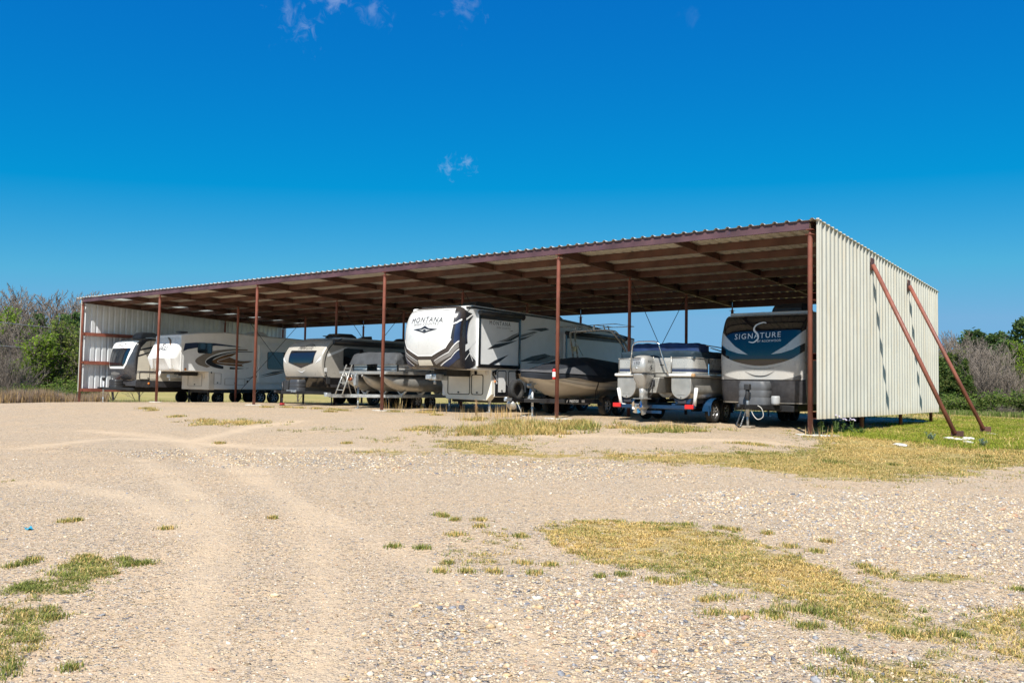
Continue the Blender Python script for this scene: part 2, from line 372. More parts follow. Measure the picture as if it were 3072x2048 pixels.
def ground_material():
    m = bpy.data.materials.new('ground_gravel'); m.use_nodes = True; T = NT(m.node_tree)
    tc = T.n('ShaderNodeTexCoord').outputs['Object']; vc = T.n('ShaderNodeVertexColor', layer_name='col')
    sep = T.n('ShaderNodeSeparateColor', {0: vc.outputs[0]}); grass, green, coarse = sep.outputs[0], sep.outputs[1], sep.outputs[2]
    track = vc.outputs[1]
    n1 = T.noise(tc, .55, 6, .62); n2 = T.noise(tc, 4.5, 5, .62); n3 = T.noise(tc, 90, 3, .6)
    soil = T.mix(T.step(n1, .32, .68), (.64, .46, .285), (.55, .42, .285))
    soil = T.mix(T.math('MULTIPLY', T.step(n2, .42, .66), .55), soil, (.53, .41, .29))
    soil = T.mix(T.math('MULTIPLY', T.step(n3, .4, .62), .5), soil, (.40, .295, .19))
    def peb(scale, rnd=1.0):
        v = T.n('ShaderNodeTexVoronoi', {'Vector': tc, 'Scale': scale, 'Randomness': rnd}, feature='F1')
        s = T.n('ShaderNodeSeparateColor', {0: v.outputs['Color']})
        c = T.ramp(s.outputs[0], [(0, (.13, .13, .14)), (.10, (.26, .235, .21)), (.22, (.40, .28, .15)), (.40, (.56, .41, .23)), (.56, (.66, .54, .36)), (.70, (.36, .32, .28)), (.80, (.74, .65, .49)), (.93, (.33, .19, .10))], 'CONSTANT')
        return v.outputs['Distance'], c, s.outputs[1]
    dS, cS, rS = peb(58); dM, cM, rM = peb(30); dL, cL, rL = peb(15)
    aS = T.math('MULTIPLY', T.step(dS, .62, .40), T.step(rS, T.math('SUBTRACT', .36, T.math('MULTIPLY', coarse, .3)), .6))
    aM = T.math('MULTIPLY', T.step(dM, .58, .38), T.step(rM, T.math('SUBTRACT', .76, T.math('MULTIPLY', coarse, .5)), .9))
    aL = T.math('MULTIPLY', T.step(dL, .5, .34), T.step(rL, T.math('SUBTRACT', .985, T.math('MULTIPLY', coarse, .5)), 1.0))
    notrk = T.math('SUBTRACT', 1.0, T.math('MULTIPLY', track, .7))
    aS, aM, aL = (T.math('MULTIPLY', a, notrk) for a in (aS, aM, aL))
    c = T.mix(T.math('MULTIPLY', aS, .8), soil, cS); c = T.mix(T.math('MULTIPLY', aM, .85), c, cM); c = T.mix(T.math('MULTIPLY', aL, .9), c, cL)
    c = T.mix(T.math('MULTIPLY', track, .42), c, (.68, .52, .34))
    gcol = T.mix(green, (.53, .365, .14), (.22, .26, .05))
    gcol = T.mix(T.math('MULTIPLY', T.step(T.noise(tc, 26, 4, .7), .3, .7), .6), gcol, T.mix(green, (.33, .235, .10), (.10, .13, .035)))
    gcol = T.mix(T.math('MULTIPLY', T.step(T.noise(tc, .25, 4, .6), .4, .65), .5), gcol, (.42, .35, .15))
    gm = T.step(T.math('ADD', grass, T.math('MULTIPLY', T.math('SUBTRACT', T.noise(tc, 9, 4, .7), .5), .9)), .35, .75)
    c = T.mix(gm, c, gcol)
    hgt = T.math('ADD', T.math('MULTIPLY', aS, .35), T.math('ADD', T.math('MULTIPLY', aM, .6), T.math('MULTIPLY', aL, 1.0)))
    hgt = T.math('ADD', hgt, T.math('ADD', T.math('MULTIPLY', n3, .35), T.math('MULTIPLY', T.noise(tc, 14, 5, .65), .9)))
    bp = T.n('ShaderNodeBump', {'Height': hgt, 'Strength': 1.0, 'Distance': .028})
    b = T.n('ShaderNodeBsdfPrincipled', {'Base Color': c, 'Roughness': .92, 'Specular IOR Level': .15, 'Normal': bp.outputs[0]})
    T.nt.links.new(b.outputs[0], T.n('ShaderNodeOutputMaterial').inputs[0]); return m
me = raw_mesh('ground', np.stack([P2[:, 0], P2[:, 1], Z], 1), GF, ground_material(), np.stack([g_, gr_, co_, tr_], 1), True)
ground = link('ground', me); ground['kind'] = 'structure'; ground['label'] = 'tan gravel yard with worn tyre tracks and grassy edges'

# ------------------------------------------------------------------ loose stones
def in_view(P, mx=1.08):
    d = np.stack([P[:, 0]-C[0], P[:, 1]-C[1]], 1); f = FW[:2]/np.hypot(*FW[:2]); r = np.array([f[1], -f[0]])
    z = d@f; x = d@r; return (z > 1.4) & (np.abs(x) < z*.62*mx+.4)
def stones():
    rg = np.random.default_rng(11); ico = bmesh.new(); bmesh.ops.create_icosphere(ico, subdivisions=1, radius=1)
    iv = np.array([v.co[:] for v in ico.verts]); if_ = np.array([[v.index for v in f.verts] for f in ico.faces]); ico.free()
    ov = np.array([(1, 0, 0), (0, 1, 0), (-1, 0, 0), (0, -1, 0), (0, 0, 1), (0, 0, -1)], float); of = np.array([(0, 1, 4), (1, 2, 4), (2, 3, 4), (3, 0, 4)])
    f = FW[:2]/np.hypot(*FW[:2]); r = np.array([f[1], -f[0]])
    pal = np.array([(.62, .52, .39), (.60, .45, .28), (.52, .37, .21), (.26, .26, .27), (.39, .36, .33), (.68, .61, .50), (.42, .25, .16), (.16, .16, .18), (.64, .50, .33)])
    pp = [.15, .22, .14, .08, .11, .08, .05, .04, .13]
    Vs, Fs, Cs, off = [], [], [], 0
    def scatter(N, zmax, mu, sg, lo, hi, pfn, bv, bf, grow):
        nonlocal off
        z = 1.5+np.sqrt(rg.random(N))**1.3*(zmax-1.5); x = (rg.random(N)*2-1)*(z*.68+.4); P = np.stack([C[0]+f[0]*z+r[0]*x, C[1]+f[1]*z+r[1]*x], 1)
        g, gr, co, tr = masks(P); cl = fbm(P[:, 0], P[:, 1], 1.1); pr = pfn(co, cl)*(1-.8*np.clip(g*1.3, 0, 1))*(1-.55*np.clip(tr, 0, 1))
        k = rg.random(N) < pr; P = P[k]; co = co[k]; z = z[k]; n = len(P)
        sz = np.clip(np.exp(rg.normal(mu, sg, n))*(1+grow*co), lo, hi)
        sc = np.stack([sz*rg.uniform(.8, 1.5, n), sz*rg.uniform(.7, 1.1, n), sz*rg.uniform(.35, .7, n)], 1); a = rg.random(n)*6.283; ca, sa = np.cos(a), np.sin(a)
        V = bv[None]*(1+rg.normal(0, .17, (n, len(bv), 1)))*sc[:, None]
        V = np.stack([V[..., 0]*ca[:, None]-V[..., 1]*sa[:, None], V[..., 0]*sa[:, None]+V[..., 1]*ca[:, None], V[..., 2]], -1); V[..., 2] += V[..., 0]*rg.normal(0, .25, (n, 1))
        V += np.stack([P[:, 0], P[:, 1], H(P[:, 0], P[:, 1])+sc[:, 2]*.3], 1)[:, None]
        col = pal[rg.choice(len(pal), n, p=pp)]*rg.uniform(.8, 1.15, (n, 1))
        Vs.append(V.reshape(-1, 3)); Fs.append((bf[None]+(np.arange(n)*len(bv))[:, None, None]).reshape(-1, 3)+off); Cs.append(np.repeat(col, len(bv), 0)); off += n*len(bv)
    scatter(200000, 16, -5.02, .40, .003, .030, lambda co, cl: (.03+.30*co)*(.3+.9*cl), iv, if_, .55)      # stones
    scatter(520000, 13, -5.62, .38, .0018, .011, lambda co, cl: (.46+.4*co)*(.35+.9*cl), ov, of, .2)        # chippings
    me = raw_mesh('loose_gravel', np.concatenate(Vs), np.concatenate(Fs), mat_vcol('stone', .85, spec=.25, var=.25, vs=60), np.concatenate(Cs)); print('gravel tris', len(me.polygons))
    o = link('loose_gravel', me); tag(o, 'loose mixed grey and tan gravel stones scattered over the yard', 'gravel', kind='stuff')
stones()

# ------------------------------------------------------------------ grass
def blades(P, h, wd, col, rg, lean=.55, tri=False):
    n = len(P); a = rg.random(n)*6.283; dx = np.stack([np.cos(a), np.sin(a)], 1); px = np.stack([-dx[:, 1], dx[:, 0]], 1)
    z0 = H(P[:, 0], P[:, 1])-.004; ln = rg.uniform(.15, 1, n)*lean*h
    if tri:
        V = np.zeros((n, 3, 3))
        for i, (t, w) in enumerate(((0, 1), (0, -1), (1, 0))):
            V[:, i, :2] = P+dx*(ln*t*t)[:, None]+px*(wd*w*.6)[:, None]; V[:, i, 2] = z0+h*t*(1-.25*t*(ln/h))
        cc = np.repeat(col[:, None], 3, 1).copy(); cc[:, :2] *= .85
        return V.reshape(-1, 3), np.arange(n*3).reshape(-1, 3), cc.reshape(-1, 3)
    V = np.zeros((n, 5, 3))
    for i, (t, w) in enumerate(((0, 1), (0, -1), (.55, .75), (.55, -.75), (1, 0))):
        V[:, i, :2] = P+dx*(ln*t*t)[:, None]+px*(wd*w*.5)[:, None]; V[:, i, 2] = z0+h*t*(1-.25*t*(ln/h))
    F = np.array([[0, 1, 3], [0, 3, 2], [2, 3, 4]]); F = (F[None]+(np.arange(n)*5)[:, None, None]).reshape(-1, 3)
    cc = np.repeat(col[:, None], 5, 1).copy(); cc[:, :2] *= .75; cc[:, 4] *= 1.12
    return V.reshape(-1, 3), F, cc.reshape(-1, 3)
STRAW = np.array([(.68, .48, .17), (.61, .43, .15), (.74, .56, .25), (.52, .36, .125)]); GRN = np.array([(.20, .23, .05), (.26, .28, .065), (.14, .175, .04), (.32, .31, .10)])
GM = mat_vcol('grass_blade', .75, .3, .15)
LAWN = np.array([(.25, .31, .03), (.32, .36, .04), (.17, .24, .03), (.40, .38, .06)])
def gcolor(n, green, rg, pal=None):
    u = rg.random(n) < green; G_ = GRN if pal is None else pal
    return np.where(u[:, None], G_[rg.integers(0, 4, n)], STRAW[rg.integers(0, 4, n)])*rg.uniform(.75, 1.25, (n, 1))
def grass_patches():
    rg = np.random.default_rng(3); Vs, Fs, Cs, o = [], [], [], 0
    def put(P, h, wd, col, lean=.55):
        nonlocal o
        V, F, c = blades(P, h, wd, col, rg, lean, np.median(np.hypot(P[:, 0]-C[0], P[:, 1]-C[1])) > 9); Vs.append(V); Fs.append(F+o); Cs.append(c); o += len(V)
    for k, (pl, g, hh, dn) in PG.items():
        lo, hi = pl.min(0)-.25, pl.max(0)+.25; lo = np.maximum(lo, [-25, -20]); hi = np.minimum(hi, [16, 22])
        area = np.prod(hi-lo); small = k in 'abcdefgq' or k in ('c2', 'g2')
        per = 24 if small else 20; n = int(min(area*dn/per*(6.5 if k in ('f', 'g', 'g2') else 3.4 if small else 2.0), 40000)); P = lo-.2+rg.random((n, 2))*(hi-lo+.4); P = P[in_view(P, 1.12)]
        sz = .05 if k in ('f', 'g', 'g2') else .09 if small else .5
        nz = fbm(P[:, 0], P[:, 1], 2.2 if small else 1.2); cl = fbm(P[:, 0]+9, P[:, 1]+4, 6.0 if small else 2.0)
        sd0 = poly_sd(P, pl); sd = sd0+(nz-.5)*sz*3.2
        keep = np.maximum(sstep(-sz*.5, sz*.9, sd)*np.clip((cl-.27)*5, .6 if k in ('f', 'g', 'g2') else .22, 1), .05*sstep(-sz*2.6, -sz*.2, sd0))*(.55 if k == 'e' else 1)
        kk = rg.random(len(P)) < keep; P = P[kk]; sd = sd[kk]; m = len(P)
        if not m: continue
        nb = fbm(P[:, 0]+31, P[:, 1], .8 if not small else 2.0); edge = np.clip(1-np.maximum(sd, 0)/(.16 if small else .6), 0, 1)
        gl = np.clip(g+(nb-.5)*1.1+edge*.38*(g < .5), 0.03, 1); hs = hh*rg.uniform(.5, 1.25, m)*(1+.25*edge); rad = (.022 if small else .06)*rg.uniform(.6, 1.6, m)
        Q = np.repeat(P, per, 0)+rg.normal(0, 1, (m*per, 2))*np.repeat(rad, per)[:, None]; n = len(Q)
        d = np.hypot(Q[:, 0]-C[0], Q[:, 1]-C[1]); tone = np.repeat(rg.uniform(.8, 1.2, m), per)[:, None]
        put(Q, np.repeat(hs, per)*rg.uniform(.45, 1.25, n), np.clip(.0018+.00055*d, .0028, .014)*rg.uniform(.7, 1.3, n), gcolor(n, np.repeat(gl, per), rg, LAWN if k in 'k' else None)*tone, 1.7)
    # single tufts
    T = []
    for (u, v, g, s) in [(440,1690,.9,.05),(500,1555*1.02,.5,.05),(1180,1640,.95,.05),(1265,1645,.95,.05),(1345,1690,.7,.04),(820,1555,.4,.03),(200,1565,.5,.06),(230,1562,.6,.04),(35,1700,.9,.05),(80,1690,.8,.06),(100,1680,.6,.05),(400,1690,.9,.05),(370,1680,.8,.06),(385,1697,.9,.06),(160,1855,.9,.05),(140,1830,.8,.05),(215,2005,.9,.04),(30,2000,.9,.05),(0,2030,.9,.07),(1315,1545,.6,.05),(1335,1550,.6,.04),(1365,1560,.6,.04),(1440,1560,.5,.06),(1440,1580,.5,.06),(1365,1605,.4,.08),(1560,1610,.8,.06),(1565,1608,.4,.03),(1320,1715,.5,.05),(1400,1715,.6,.05),(1480,1715,.4,.06),(1570,1690,.4,.06),(1600,1720,.6,.05),(1650,1695,.5,.05),(1870,1725,.9,.05),(1800,1730,.9,.03),(1960,1740,.6,.05),(2005,1750,.4,.06),(2050,1740,.6,.06),(2170,1795,.6,.09),(2120,1800,.5,.06),(2140,1840,.7,.07),(2230,1845,.5,.06),(2310,1840,.9,.06),(2360,1825,.7,.08),(2420,1835,.8,.07),(2460,1840,.9,.07),(2330,1850,.6,.06),(2410,1880,.7,.06),(2445,1880,.8,.05),(2700,1900,.9,.08),(2830,1900,.6,.08),(2890,1908,.9,.05),(2500,1958,.7,.06),(2515,2020,.6,.08),(2560,1985,.5,.06),(3060,1770,.9,.06),(2370,1640,.4,.06),(2450,1655,.5,.06),(2590,1700,.6,.06),(2620,1718,.5,.05),(2480,1625,.4,.04),(2200,1590,.5,.06),(2160,1585,.6,.05),(2060,1575,.7,.06),(1990,1590,.8,.08),(2300,1600,.4,.04),(1420,1260,.6,.3),(1520,1262,.5,.4),(1440,1255,.4,.2),(1290,1236,.4,.2),(1310,1245,.4,.2),(1180,1215+20,.5,.25),(1030,1232,.5,.2),(1000,1228,.4,.2),(950,1226,.4,.2),(900,1224,.4,.15),(860,1222,.3,.2),(800,1222,.3,.2),(530,1250,.4,.25),(455,1232,.4,.2),(440,1226,.3,.3),(990,1215+20,.4,.2),(1270,1238,.3,.25),(1860,1283,.3,.3),(1290,1282,.35,.35),(1250,1290,.4,.4),(660,1330,.3,.1),(1040,1330,.4,.1),(2230,1330,.5,.3),(2280,1335,.4,.2),(2680,1395,.8,.08),(2490,1385,.8,.18),(2510,1390,.7,.12),(2260,1385,.7,.1),(2230,1360,.8,.15),(2960,1385,.7,.2),(2960,1370,.6,.15)]:
        p = ground_px(u, v)[:2]; d = np.hypot(*(p-C[:2])); n = int(110+900*s); q = p+rg.normal(0, 1, (n, 2))*(s*.5+.008)*np.array([1, 1])
        put(q, rg.uniform(.015, .035, n)*(1+d*.06), np.full(n, np.clip(.002+.0006*d, .003, .014)), gcolor(n, g, rg), .8)
    # tall seeding wisps by the front posts
    for (u, v, n, h) in [(1420,1262,60,.42),(1300,1240,35,.35),(1510,1250,60,.42),(1500,1256,40,.36),(1190,1226,25,.5),(1560,1262,50,.3),(1850,1284,40,.25),(2000,1286,60,.25),(1700,1280,70,.28),(1600,1284,70,.26),(1500,1292,60,.25),(1420,1300,60,.22),(2470,1312,40,.3)]:
        p = ground_px(u, v)[:2]; q = p+rg.normal(0, .22, (n, 2)); put(q, rg.uniform(.5, 1.1, n)*h, np.full(n, .012), gcolor(n, .12, rg)*np.array([1.05, 1.0, 1.15]), .35)
    # field behind and beside the shed
    n = 90000; P = np.stack([rg.uniform(-40, 24, n), rg.uniform(12.9, 45, n)], 1); P = np.concatenate([P, np.stack([rg.uniform(2, 22, 60000), rg.uniform(-1, 40, 60000)], 1)])
    g, gr, co, tr = masks(P); P = P[(rg.random(len(P)) < g*.8*np.clip((fbm(P[:, 0], P[:, 1], 1.2)-.25)*3, .1, 1)) & in_view(P)]; n = len(P)
    _, gr, _, _ = masks(P); put(P, rg.uniform(.05, .13, n), np.full(n, .022), gcolor(n, np.clip(gr*.9+.1, 0, 1), rg), .6)
    me = raw_mesh('grass', np.concatenate(Vs), np.concatenate(Fs), GM, np.concatenate(Cs))
    tag(link('grass', me), 'patches of straw coloured and green grass growing through the gravel', 'grass', kind='stuff')
grass_patches()
# ------------------------------------------------------------------ trees
def tubes_np(branches):
    """branches: list of (path (k,3), radii (k), sides)"""
    Vs, Fs, o = [], [], 0
    for path, rad, n in branches:
        path = np.asarray(path, float); k = len(path); t = np.gradient(path, axis=0); t /= np.linalg.norm(t, axis=1)[:, None]+1e-9
        a = np.where(np.abs(t[:, 2:3]) < .9, np.array([[0, 0, 1.]]), np.array([[1., 0, 0]])); u = np.cross(t, a); u /= np.linalg.norm(u, axis=1)[:, None]+1e-9; w = np.cross(t, u)
        an = np.arange(n)*2*math.pi/n; V = path[:, None]+(u[:, None]*np.cos(an)[None, :, None]+w[:, None]*np.sin(an)[None, :, None])*np.asarray(rad)[:, None, None]
        i = np.arange(k-1)[:, None]*n; j = np.arange(n)[None]; j2 = (j+1) % n
        F = np.stack([i+j, i+j2, i+n+j2, i+n+j], -1).reshape(-1, 4)+o
        Vs.append(V.reshape(-1, 3)); Fs.append(F); o += k*n
    return np.concatenate(Vs), np.concatenate(Fs)
def skeleton(rg, h, r, levels, spread=.75, nb=(11, 6, 5, 3), start=.3, up=.25, droop=0.0):
    out = []; tips = []
    def grow(p, d, L, r, lev):
        k = 6 if lev < 2 else 4; pts = [p.copy()]; dd = d.copy()
        for i in range(k-1):
            dd = dd+rg.normal(0, .13 if lev else .05, 3)+np.array([0, 0, up*.25-droop*lev*.1]); dd /= np.linalg.norm(dd); pts.append(pts[-1]+dd*L/(k-1))
        pts = np.array(pts); rad = r*np.linspace(1, .32 if lev < levels else .15, k); out.append((lev, pts, rad))
        if lev >= levels: tips.append(pts); return
        m = nb[min(lev, len(nb)-1)]
        for q in range(m):
            t = (start if lev == 0 else .22)+(1-(start if lev == 0 else .22))*(q+rg.random()*.8)/m; t = min(t, .99)
            f = t*(k-1); i = min(int(f), k-2); bp = pts[i]+(pts[i+1]-pts[i])*(f-i); ax = pts[i+1]-pts[i]; ax /= np.linalg.norm(ax)
            a = q*2.4+rg.random()*1.2; e = np.cross(ax, [0.3, .2, 1.0] if abs(ax[2]) < .95 else [1, 0, 0]); e /= np.linalg.norm(e); e2 = np.cross(ax, e)
            sp = spread*rg.uniform(.7, 1.2); nd = ax*math.cos(sp)+(e*math.cos(a)+e2*math.sin(a))*math.sin(sp); nd[2] += up*.5; nd /= np.linalg.norm(nd)
            ll = L*rg.uniform(.42, .62)*(1-.45*t if lev == 0 else 1-.25*t); grow(bp, nd, ll, max(.006, r*(1-.6*t)*.5), lev+1)
    grow(np.zeros(3)-np.array([0, 0, .3]), np.array([0, 0, 1.]), h, r, 0); return out, tips
BARK = mat('bark', (.125, .10, .08), .9, var=.35, vs=4, bump=.4, bs=12)
BARKL = mat('bark_pale', (.19, .155, .125), .9, var=.3, vs=4)
LEAFM = mat_vcol('leaf', .65, .5, .25)
def leaves(pts, n, size, pal, rg, spread=.25, flat=.6):
    i = rg.integers(0, len(pts), n); c = pts[i]+rg.normal(0, spread, (n, 3)); s = size*rg.uniform(.5, 1.3, n)
    a = rg.normal(0, 1, (n, 3)); a[:, 2] *= flat; a /= np.linalg.norm(a, axis=1)[:, None]; b = np.cross(a, rg.normal(0, 1, (n, 3))); b /= np.linalg.norm(b, axis=1)[:, None]
    V = np.stack([c+a*s[:, None], c+b*(s*.5)[:, None], c-a*s[:, None], c-b*(s*.5)[:, None]], 1)
    cl = np.clip((fbm(c[:, 0]*1.0+c[:, 2], c[:, 1]+c[:, 2]*.7, .9)-.5)*1.6+1, .55, 1.5)
    col = pal[rg.integers(0, len(pal), n)]*rg.uniform(.75, 1.25, (n, 1))*cl[:, None]
    return V.reshape(-1, 3), np.arange(n*4).reshape(-1, 4), np.repeat(col, 4, 0)
def tree_meshes(kind, seed):
    rg = np.random.default_rng(seed)
    if kind == 'bare':
        sk, tips = skeleton(rg, 1, .017, 4, .62, (12, 6, 4, 3), .25, .35)
        tr = [(p, r, 6) for l, p, r in sk if l == 0]; br = [(p, np.maximum(r*(.75, .75, .5, .42, .4)[l], .00045), 4 if l < 2 else 3) for l, p, r in sk if l > 0]
        V, F = tubes_np(tr); a = raw_mesh('trunk', V, F, BARK, smooth=True); V, F = tubes_np(br); b = raw_mesh('crown', V, F, BARKL if seed % 2 else BARK); return a, b
    if kind == 'thicket':
        br = []
        for q in range(9):
            sk, _ = skeleton(rg, rg.uniform(.6, 1), .009, 3, .5, (9, 5, 4), .1, .35); ang = q*.7; ln = rg.uniform(.05, .35)
            off = np.array([rg.normal(0, .12), rg.normal(0, .12), 0])
            for l, p, r in sk:
                p = p+off; p[:, 0] += p[:, 2]*ln*math.cos(ang); p[:, 1] += p[:, 2]*ln*math.sin(ang); br.append((l, p, np.maximum(r*.5, .0007)))
        V, F = tubes_np([(p, r, 5) for l, p, r in br if l == 0]); a = raw_mesh('stem', V, F, BARKL)
        V, F = tubes_np([(p, r, 3) for l, p, r in br if l > 0]); b = raw_mesh('crown', V, F, BARKL); return a, b
    if kind in ('spring', 'leafy'):
        sk, tips = skeleton(rg, 1, .02, 3, .72, (13, 7, 5), .16, .25)
        V, F = tubes_np([(p, np.maximum(r, .002), 5 if l == 0 else 3) for l, p, r in sk]); a = raw_mesh('trunk', V, F, BARK, smooth=True)
        tp = np.concatenate(tips); pal = np.array([(.24, .36, .03), (.30, .42, .04), (.18, .29, .03)]) if kind == 'spring' else np.array([(.15, .21, .035), (.20, .26, .04), (.10, .16, .03), (.26, .29, .07)])
        V, F, c = leaves(tp, 3000, .019, pal, rg, .026); b = raw_mesh('crown', V, F, LEAFM, c); return a, b
    if kind == 'pine':
        br = [(np.array([[0, 0, -.03], [.01, 0, .5], [0, .01, 1]]), np.array([.018, .012, .003]), 7)]; pts = []
        for q in range(46):
            z = .28+.7*(q+rg.random())/46; L = (.30*(1-z)**.7+.05)*rg.uniform(.7, 1.15); a = rg.random()*6.28; d = np.array([math.cos(a), math.sin(a), .25])
            p = np.array([[0, 0, z], d*L*.5+[0, 0, z], d*L+[0, 0, z+.02]]); br.append((p, np.array([.005, .003, .001]), 3))
            pts += [p[1]+(p[2]-p[1])*t for t in np.linspace(.1, 1.1, 6)]
        V, F = tubes_np(br); a = raw_mesh('trunk', V, F, BARK)
        V, F, c = leaves(np.array(pts), 2800, .022, np.array([(.075, .135, .045), (.10, .17, .05), (.135, .20, .055)]), rg, .018, 1); return a, raw_mesh('crown', V, F, LEAFM, c)
    if kind == 'cedar':
        br = [(np.array([[0, 0, -.03], [0, 0, .5], [0, 0, 1]]), np.array([.022, .014, .002]), 6)]; pts = []
        for q in range(90):
            z = .06+.93*(q+rg.random())/90; L = (.27*(1-z)**.8+.015)*rg.uniform(.6, 1.15); a = rg.random()*6.28; d = np.array([math.cos(a), math.sin(a), .55])
            p = np.array([[0, 0, z], d*L*.5+[0, 0, z], d*L+[0, 0, z]]); br.append((p, np.array([.004, .002, .001]), 3)); pts += [p[0]+(p[2]-p[0])*t for t in np.linspace(.35, 1.05, 6)]
        V, F = tubes_np(br); a = raw_mesh('trunk', V, F, BARK)
        V, F, c = leaves(np.array(pts), 4200, .024, np.array([(.10, .17, .035), (.14, .21, .04), (.065, .115, .03), (.19, .22, .06)]), rg, .018, 1); return a, raw_mesh('crown', V, F, LEAFM, c)
    if kind in ('bush', 'drybush'):
        br = []; pts = []
        for q in range(26):
            a = rg.random()*6.28; e = rg.uniform(.25, 1.35); d = np.array([math.cos(a)*math.cos(e)*1.0, math.sin(a)*math.cos(e)*1.0, math.sin(e)]); L = rg.uniform(.55, 1.0)
            p = np.array([[0, 0, -.05], d*L*.5+rg.normal(0, .04, 3), d*L+rg.normal(0, .06, 3)]); br.append((p, np.array([.012, .008, .003]), 3)); pts += [p[1]*.6+(p[2]-p[1]*.6)*t for t in np.linspace(.1, 1, 6)]
            for _ in range(5):
                t = rg.uniform(.4, 1); s = p[1]*(1-t)+p[2]*t; e2 = s+rg.normal(0, .13, 3)+[0, 0, .08]; br.append((np.array([s, (s+e2)/2, e2]), np.array([.004, .003, .001]), 3)); pts.append(e2)
        V, F = tubes_np(br); a = raw_mesh('stem', V, F, BARKL)
        pal = np.array([(.16, .25, .04), (.21, .30, .05), (.10, .17, .03), (.26, .29, .08)]) if kind == 'bush' else np.array([(.30, .24, .17), (.36, .30, .22), (.25, .19, .14)])
        V, F, c = leaves(np.array(pts), 2600 if kind == 'bush' else 900, .045 if kind == 'bush' else .03, pal, rg, .07, .9); return a, raw_mesh('crown', V, F, LEAFM, c)
TM = {}
def tree(kind, name, var, x, y, z, h, label, cat, group, rz=None, wide=1.0, rg=random.Random(4)):
    key = (kind, var)
    if key not in TM:
        TM[key] = tree_meshes(kind, hash_seed(kind)+var); zz = np.empty(len(TM[key][1].vertices)*3, np.float32); TM[key][1].vertices.foreach_get('co', zz); k_ = 1/float(np.percentile(zz[2::3], 99.7))
        for me_ in TM[key]: me_.transform(Matrix.Scale(k_, 4))
    a, b = TM[key]; o = empty(name, (x, y, z-.05), label, cat, group); o.scale = (h*wide, h*wide, h); o.rotation_euler.z = rg.random()*6.28 if rz is None else rz
    link(a.name.split('.')[0], a, o); link('crown', b, o); return o
def hash_seed(k): return sum(ord(c)*(i+3) for i, c in enumerate(k))
GL = 'trees beyond the left edge of the yard'; GR = 'trees beyond the green lawn'; GB = 'trees far behind the shed'
LB = {'bare': ('bare_tree', 'tall bare grey tree with fine leafless branches'), 'thicket': ('bare_thicket', 'tangled leafless thicket of pale brown stems'), 'spring': ('spring_tree', 'young tree with bright yellow green spring leaves'), 'leafy': ('leafy_tree', 'dark olive green leafy tree'), 'pine': ('pine_tree', 'dark green pine tree with tufted needles'), 'cedar': ('cedar_tree', 'dense conical green cedar tree'), 'bush': ('green_bush', 'low rounded bright green bush'), 'drybush': ('dry_bush', 'pale dry leafless bush')}
def px_tree(kind, var, u, ytop, dist, grp, where, wide=1.0):
    x, y, z = at_dist(u, dist); hor = 1024+(FW[2]+RT[2]*(u-1536)/FPX)/(UP[2]/FPX); zt = C[2]+(hor-ytop)*dist/FPX*(.94 if kind == 'bare' else 1.0)
    nm, lb = LB[kind]; tree(kind, nm, var, x, y, z, max(.6, zt-z), lb+' '+where, 'bush' if 'bush' in kind else 'tree', grp+' '+kind, wide=wide)
wl = 'beyond the left end of the shed'; wr = 'at the far edge of the green lawn'
for kind, var, u, yt, d, wd in [('bare',0,-30,885,128,1),('bare',1,30,882,124,1),('bare',2,62,876,132,1.1),('bare',0,100,895,126,1),('bare',1,135,905,134,1),('bare',3,165,893,130,1.1),('bare',2,200,890,127,1),('bare',0,228,880,133,1.1),('bare',3,262,885,126,1),('bare',1,300,900,130,1),('bare',2,350,905,131,1),('bare',3,5,905,112,1),('bare',0,85,915,114,1),('bare',2,180,912,116,1),('bare',3,120,900,140,1.2),('bare',1,55,905,142,1.2),('bare',2,215,905,142,1.2),('bare',0,10,900,138,1.2),('bare',1,245,900,120,1.1),
        ('pine',0,112,965,118,.8),('spring',1,70,985,104,.7),('spring',0,-12,950,104,.8),('pine',1,210,958,99,1.1),('leafy',0,192,985,92,.95),('leafy',1,232,975,94,.95),('bare',1,20,960,100,1.2),('bare',3,60,985,98,1.2),('bare',0,95,975,101,1.2),('bare',2,150,960,104,1.1),('bare',2,-10,985,96,1.2),('spring',0,115,1015,90,1.1),('spring',1,85,1070,88,1.0),('spring',1,162,1010,93,.8),('leafy',0,250,1010,90,.9),
        ('thicket',0,-10,1000,95,1.0),('thicket',1,30,1010,94,1.0),('thicket',0,60,1040,92,1.0),('thicket',1,20,1060,88,1.1),('thicket',1,60,1090,86,1.1),('thicket',0,150,1070,95,1.0),('thicket',1,-20,1070,86,1.1),('thicket',0,100,1030,100,1.0),('thicket',1,180,1050,100,1.0),('thicket',0,230,1060,98,1.0),
        ('bush',0,150,1140,85,1.0),('bush',1,100,1150,84,1.2),('bush',0,225,1130,86,1.0),('bush',1,40,1145,84,1.0),('bush',1,185,1150,84,1.0),('drybush',0,20,1150,82,1.3),('drybush',0,75,1155,82,1.3),('drybush',0,130,1160,81,1.3),('drybush',0,205,1158,82,1.3)]:
    px_tree(kind, var, u, yt, d, GL, wl, wd)
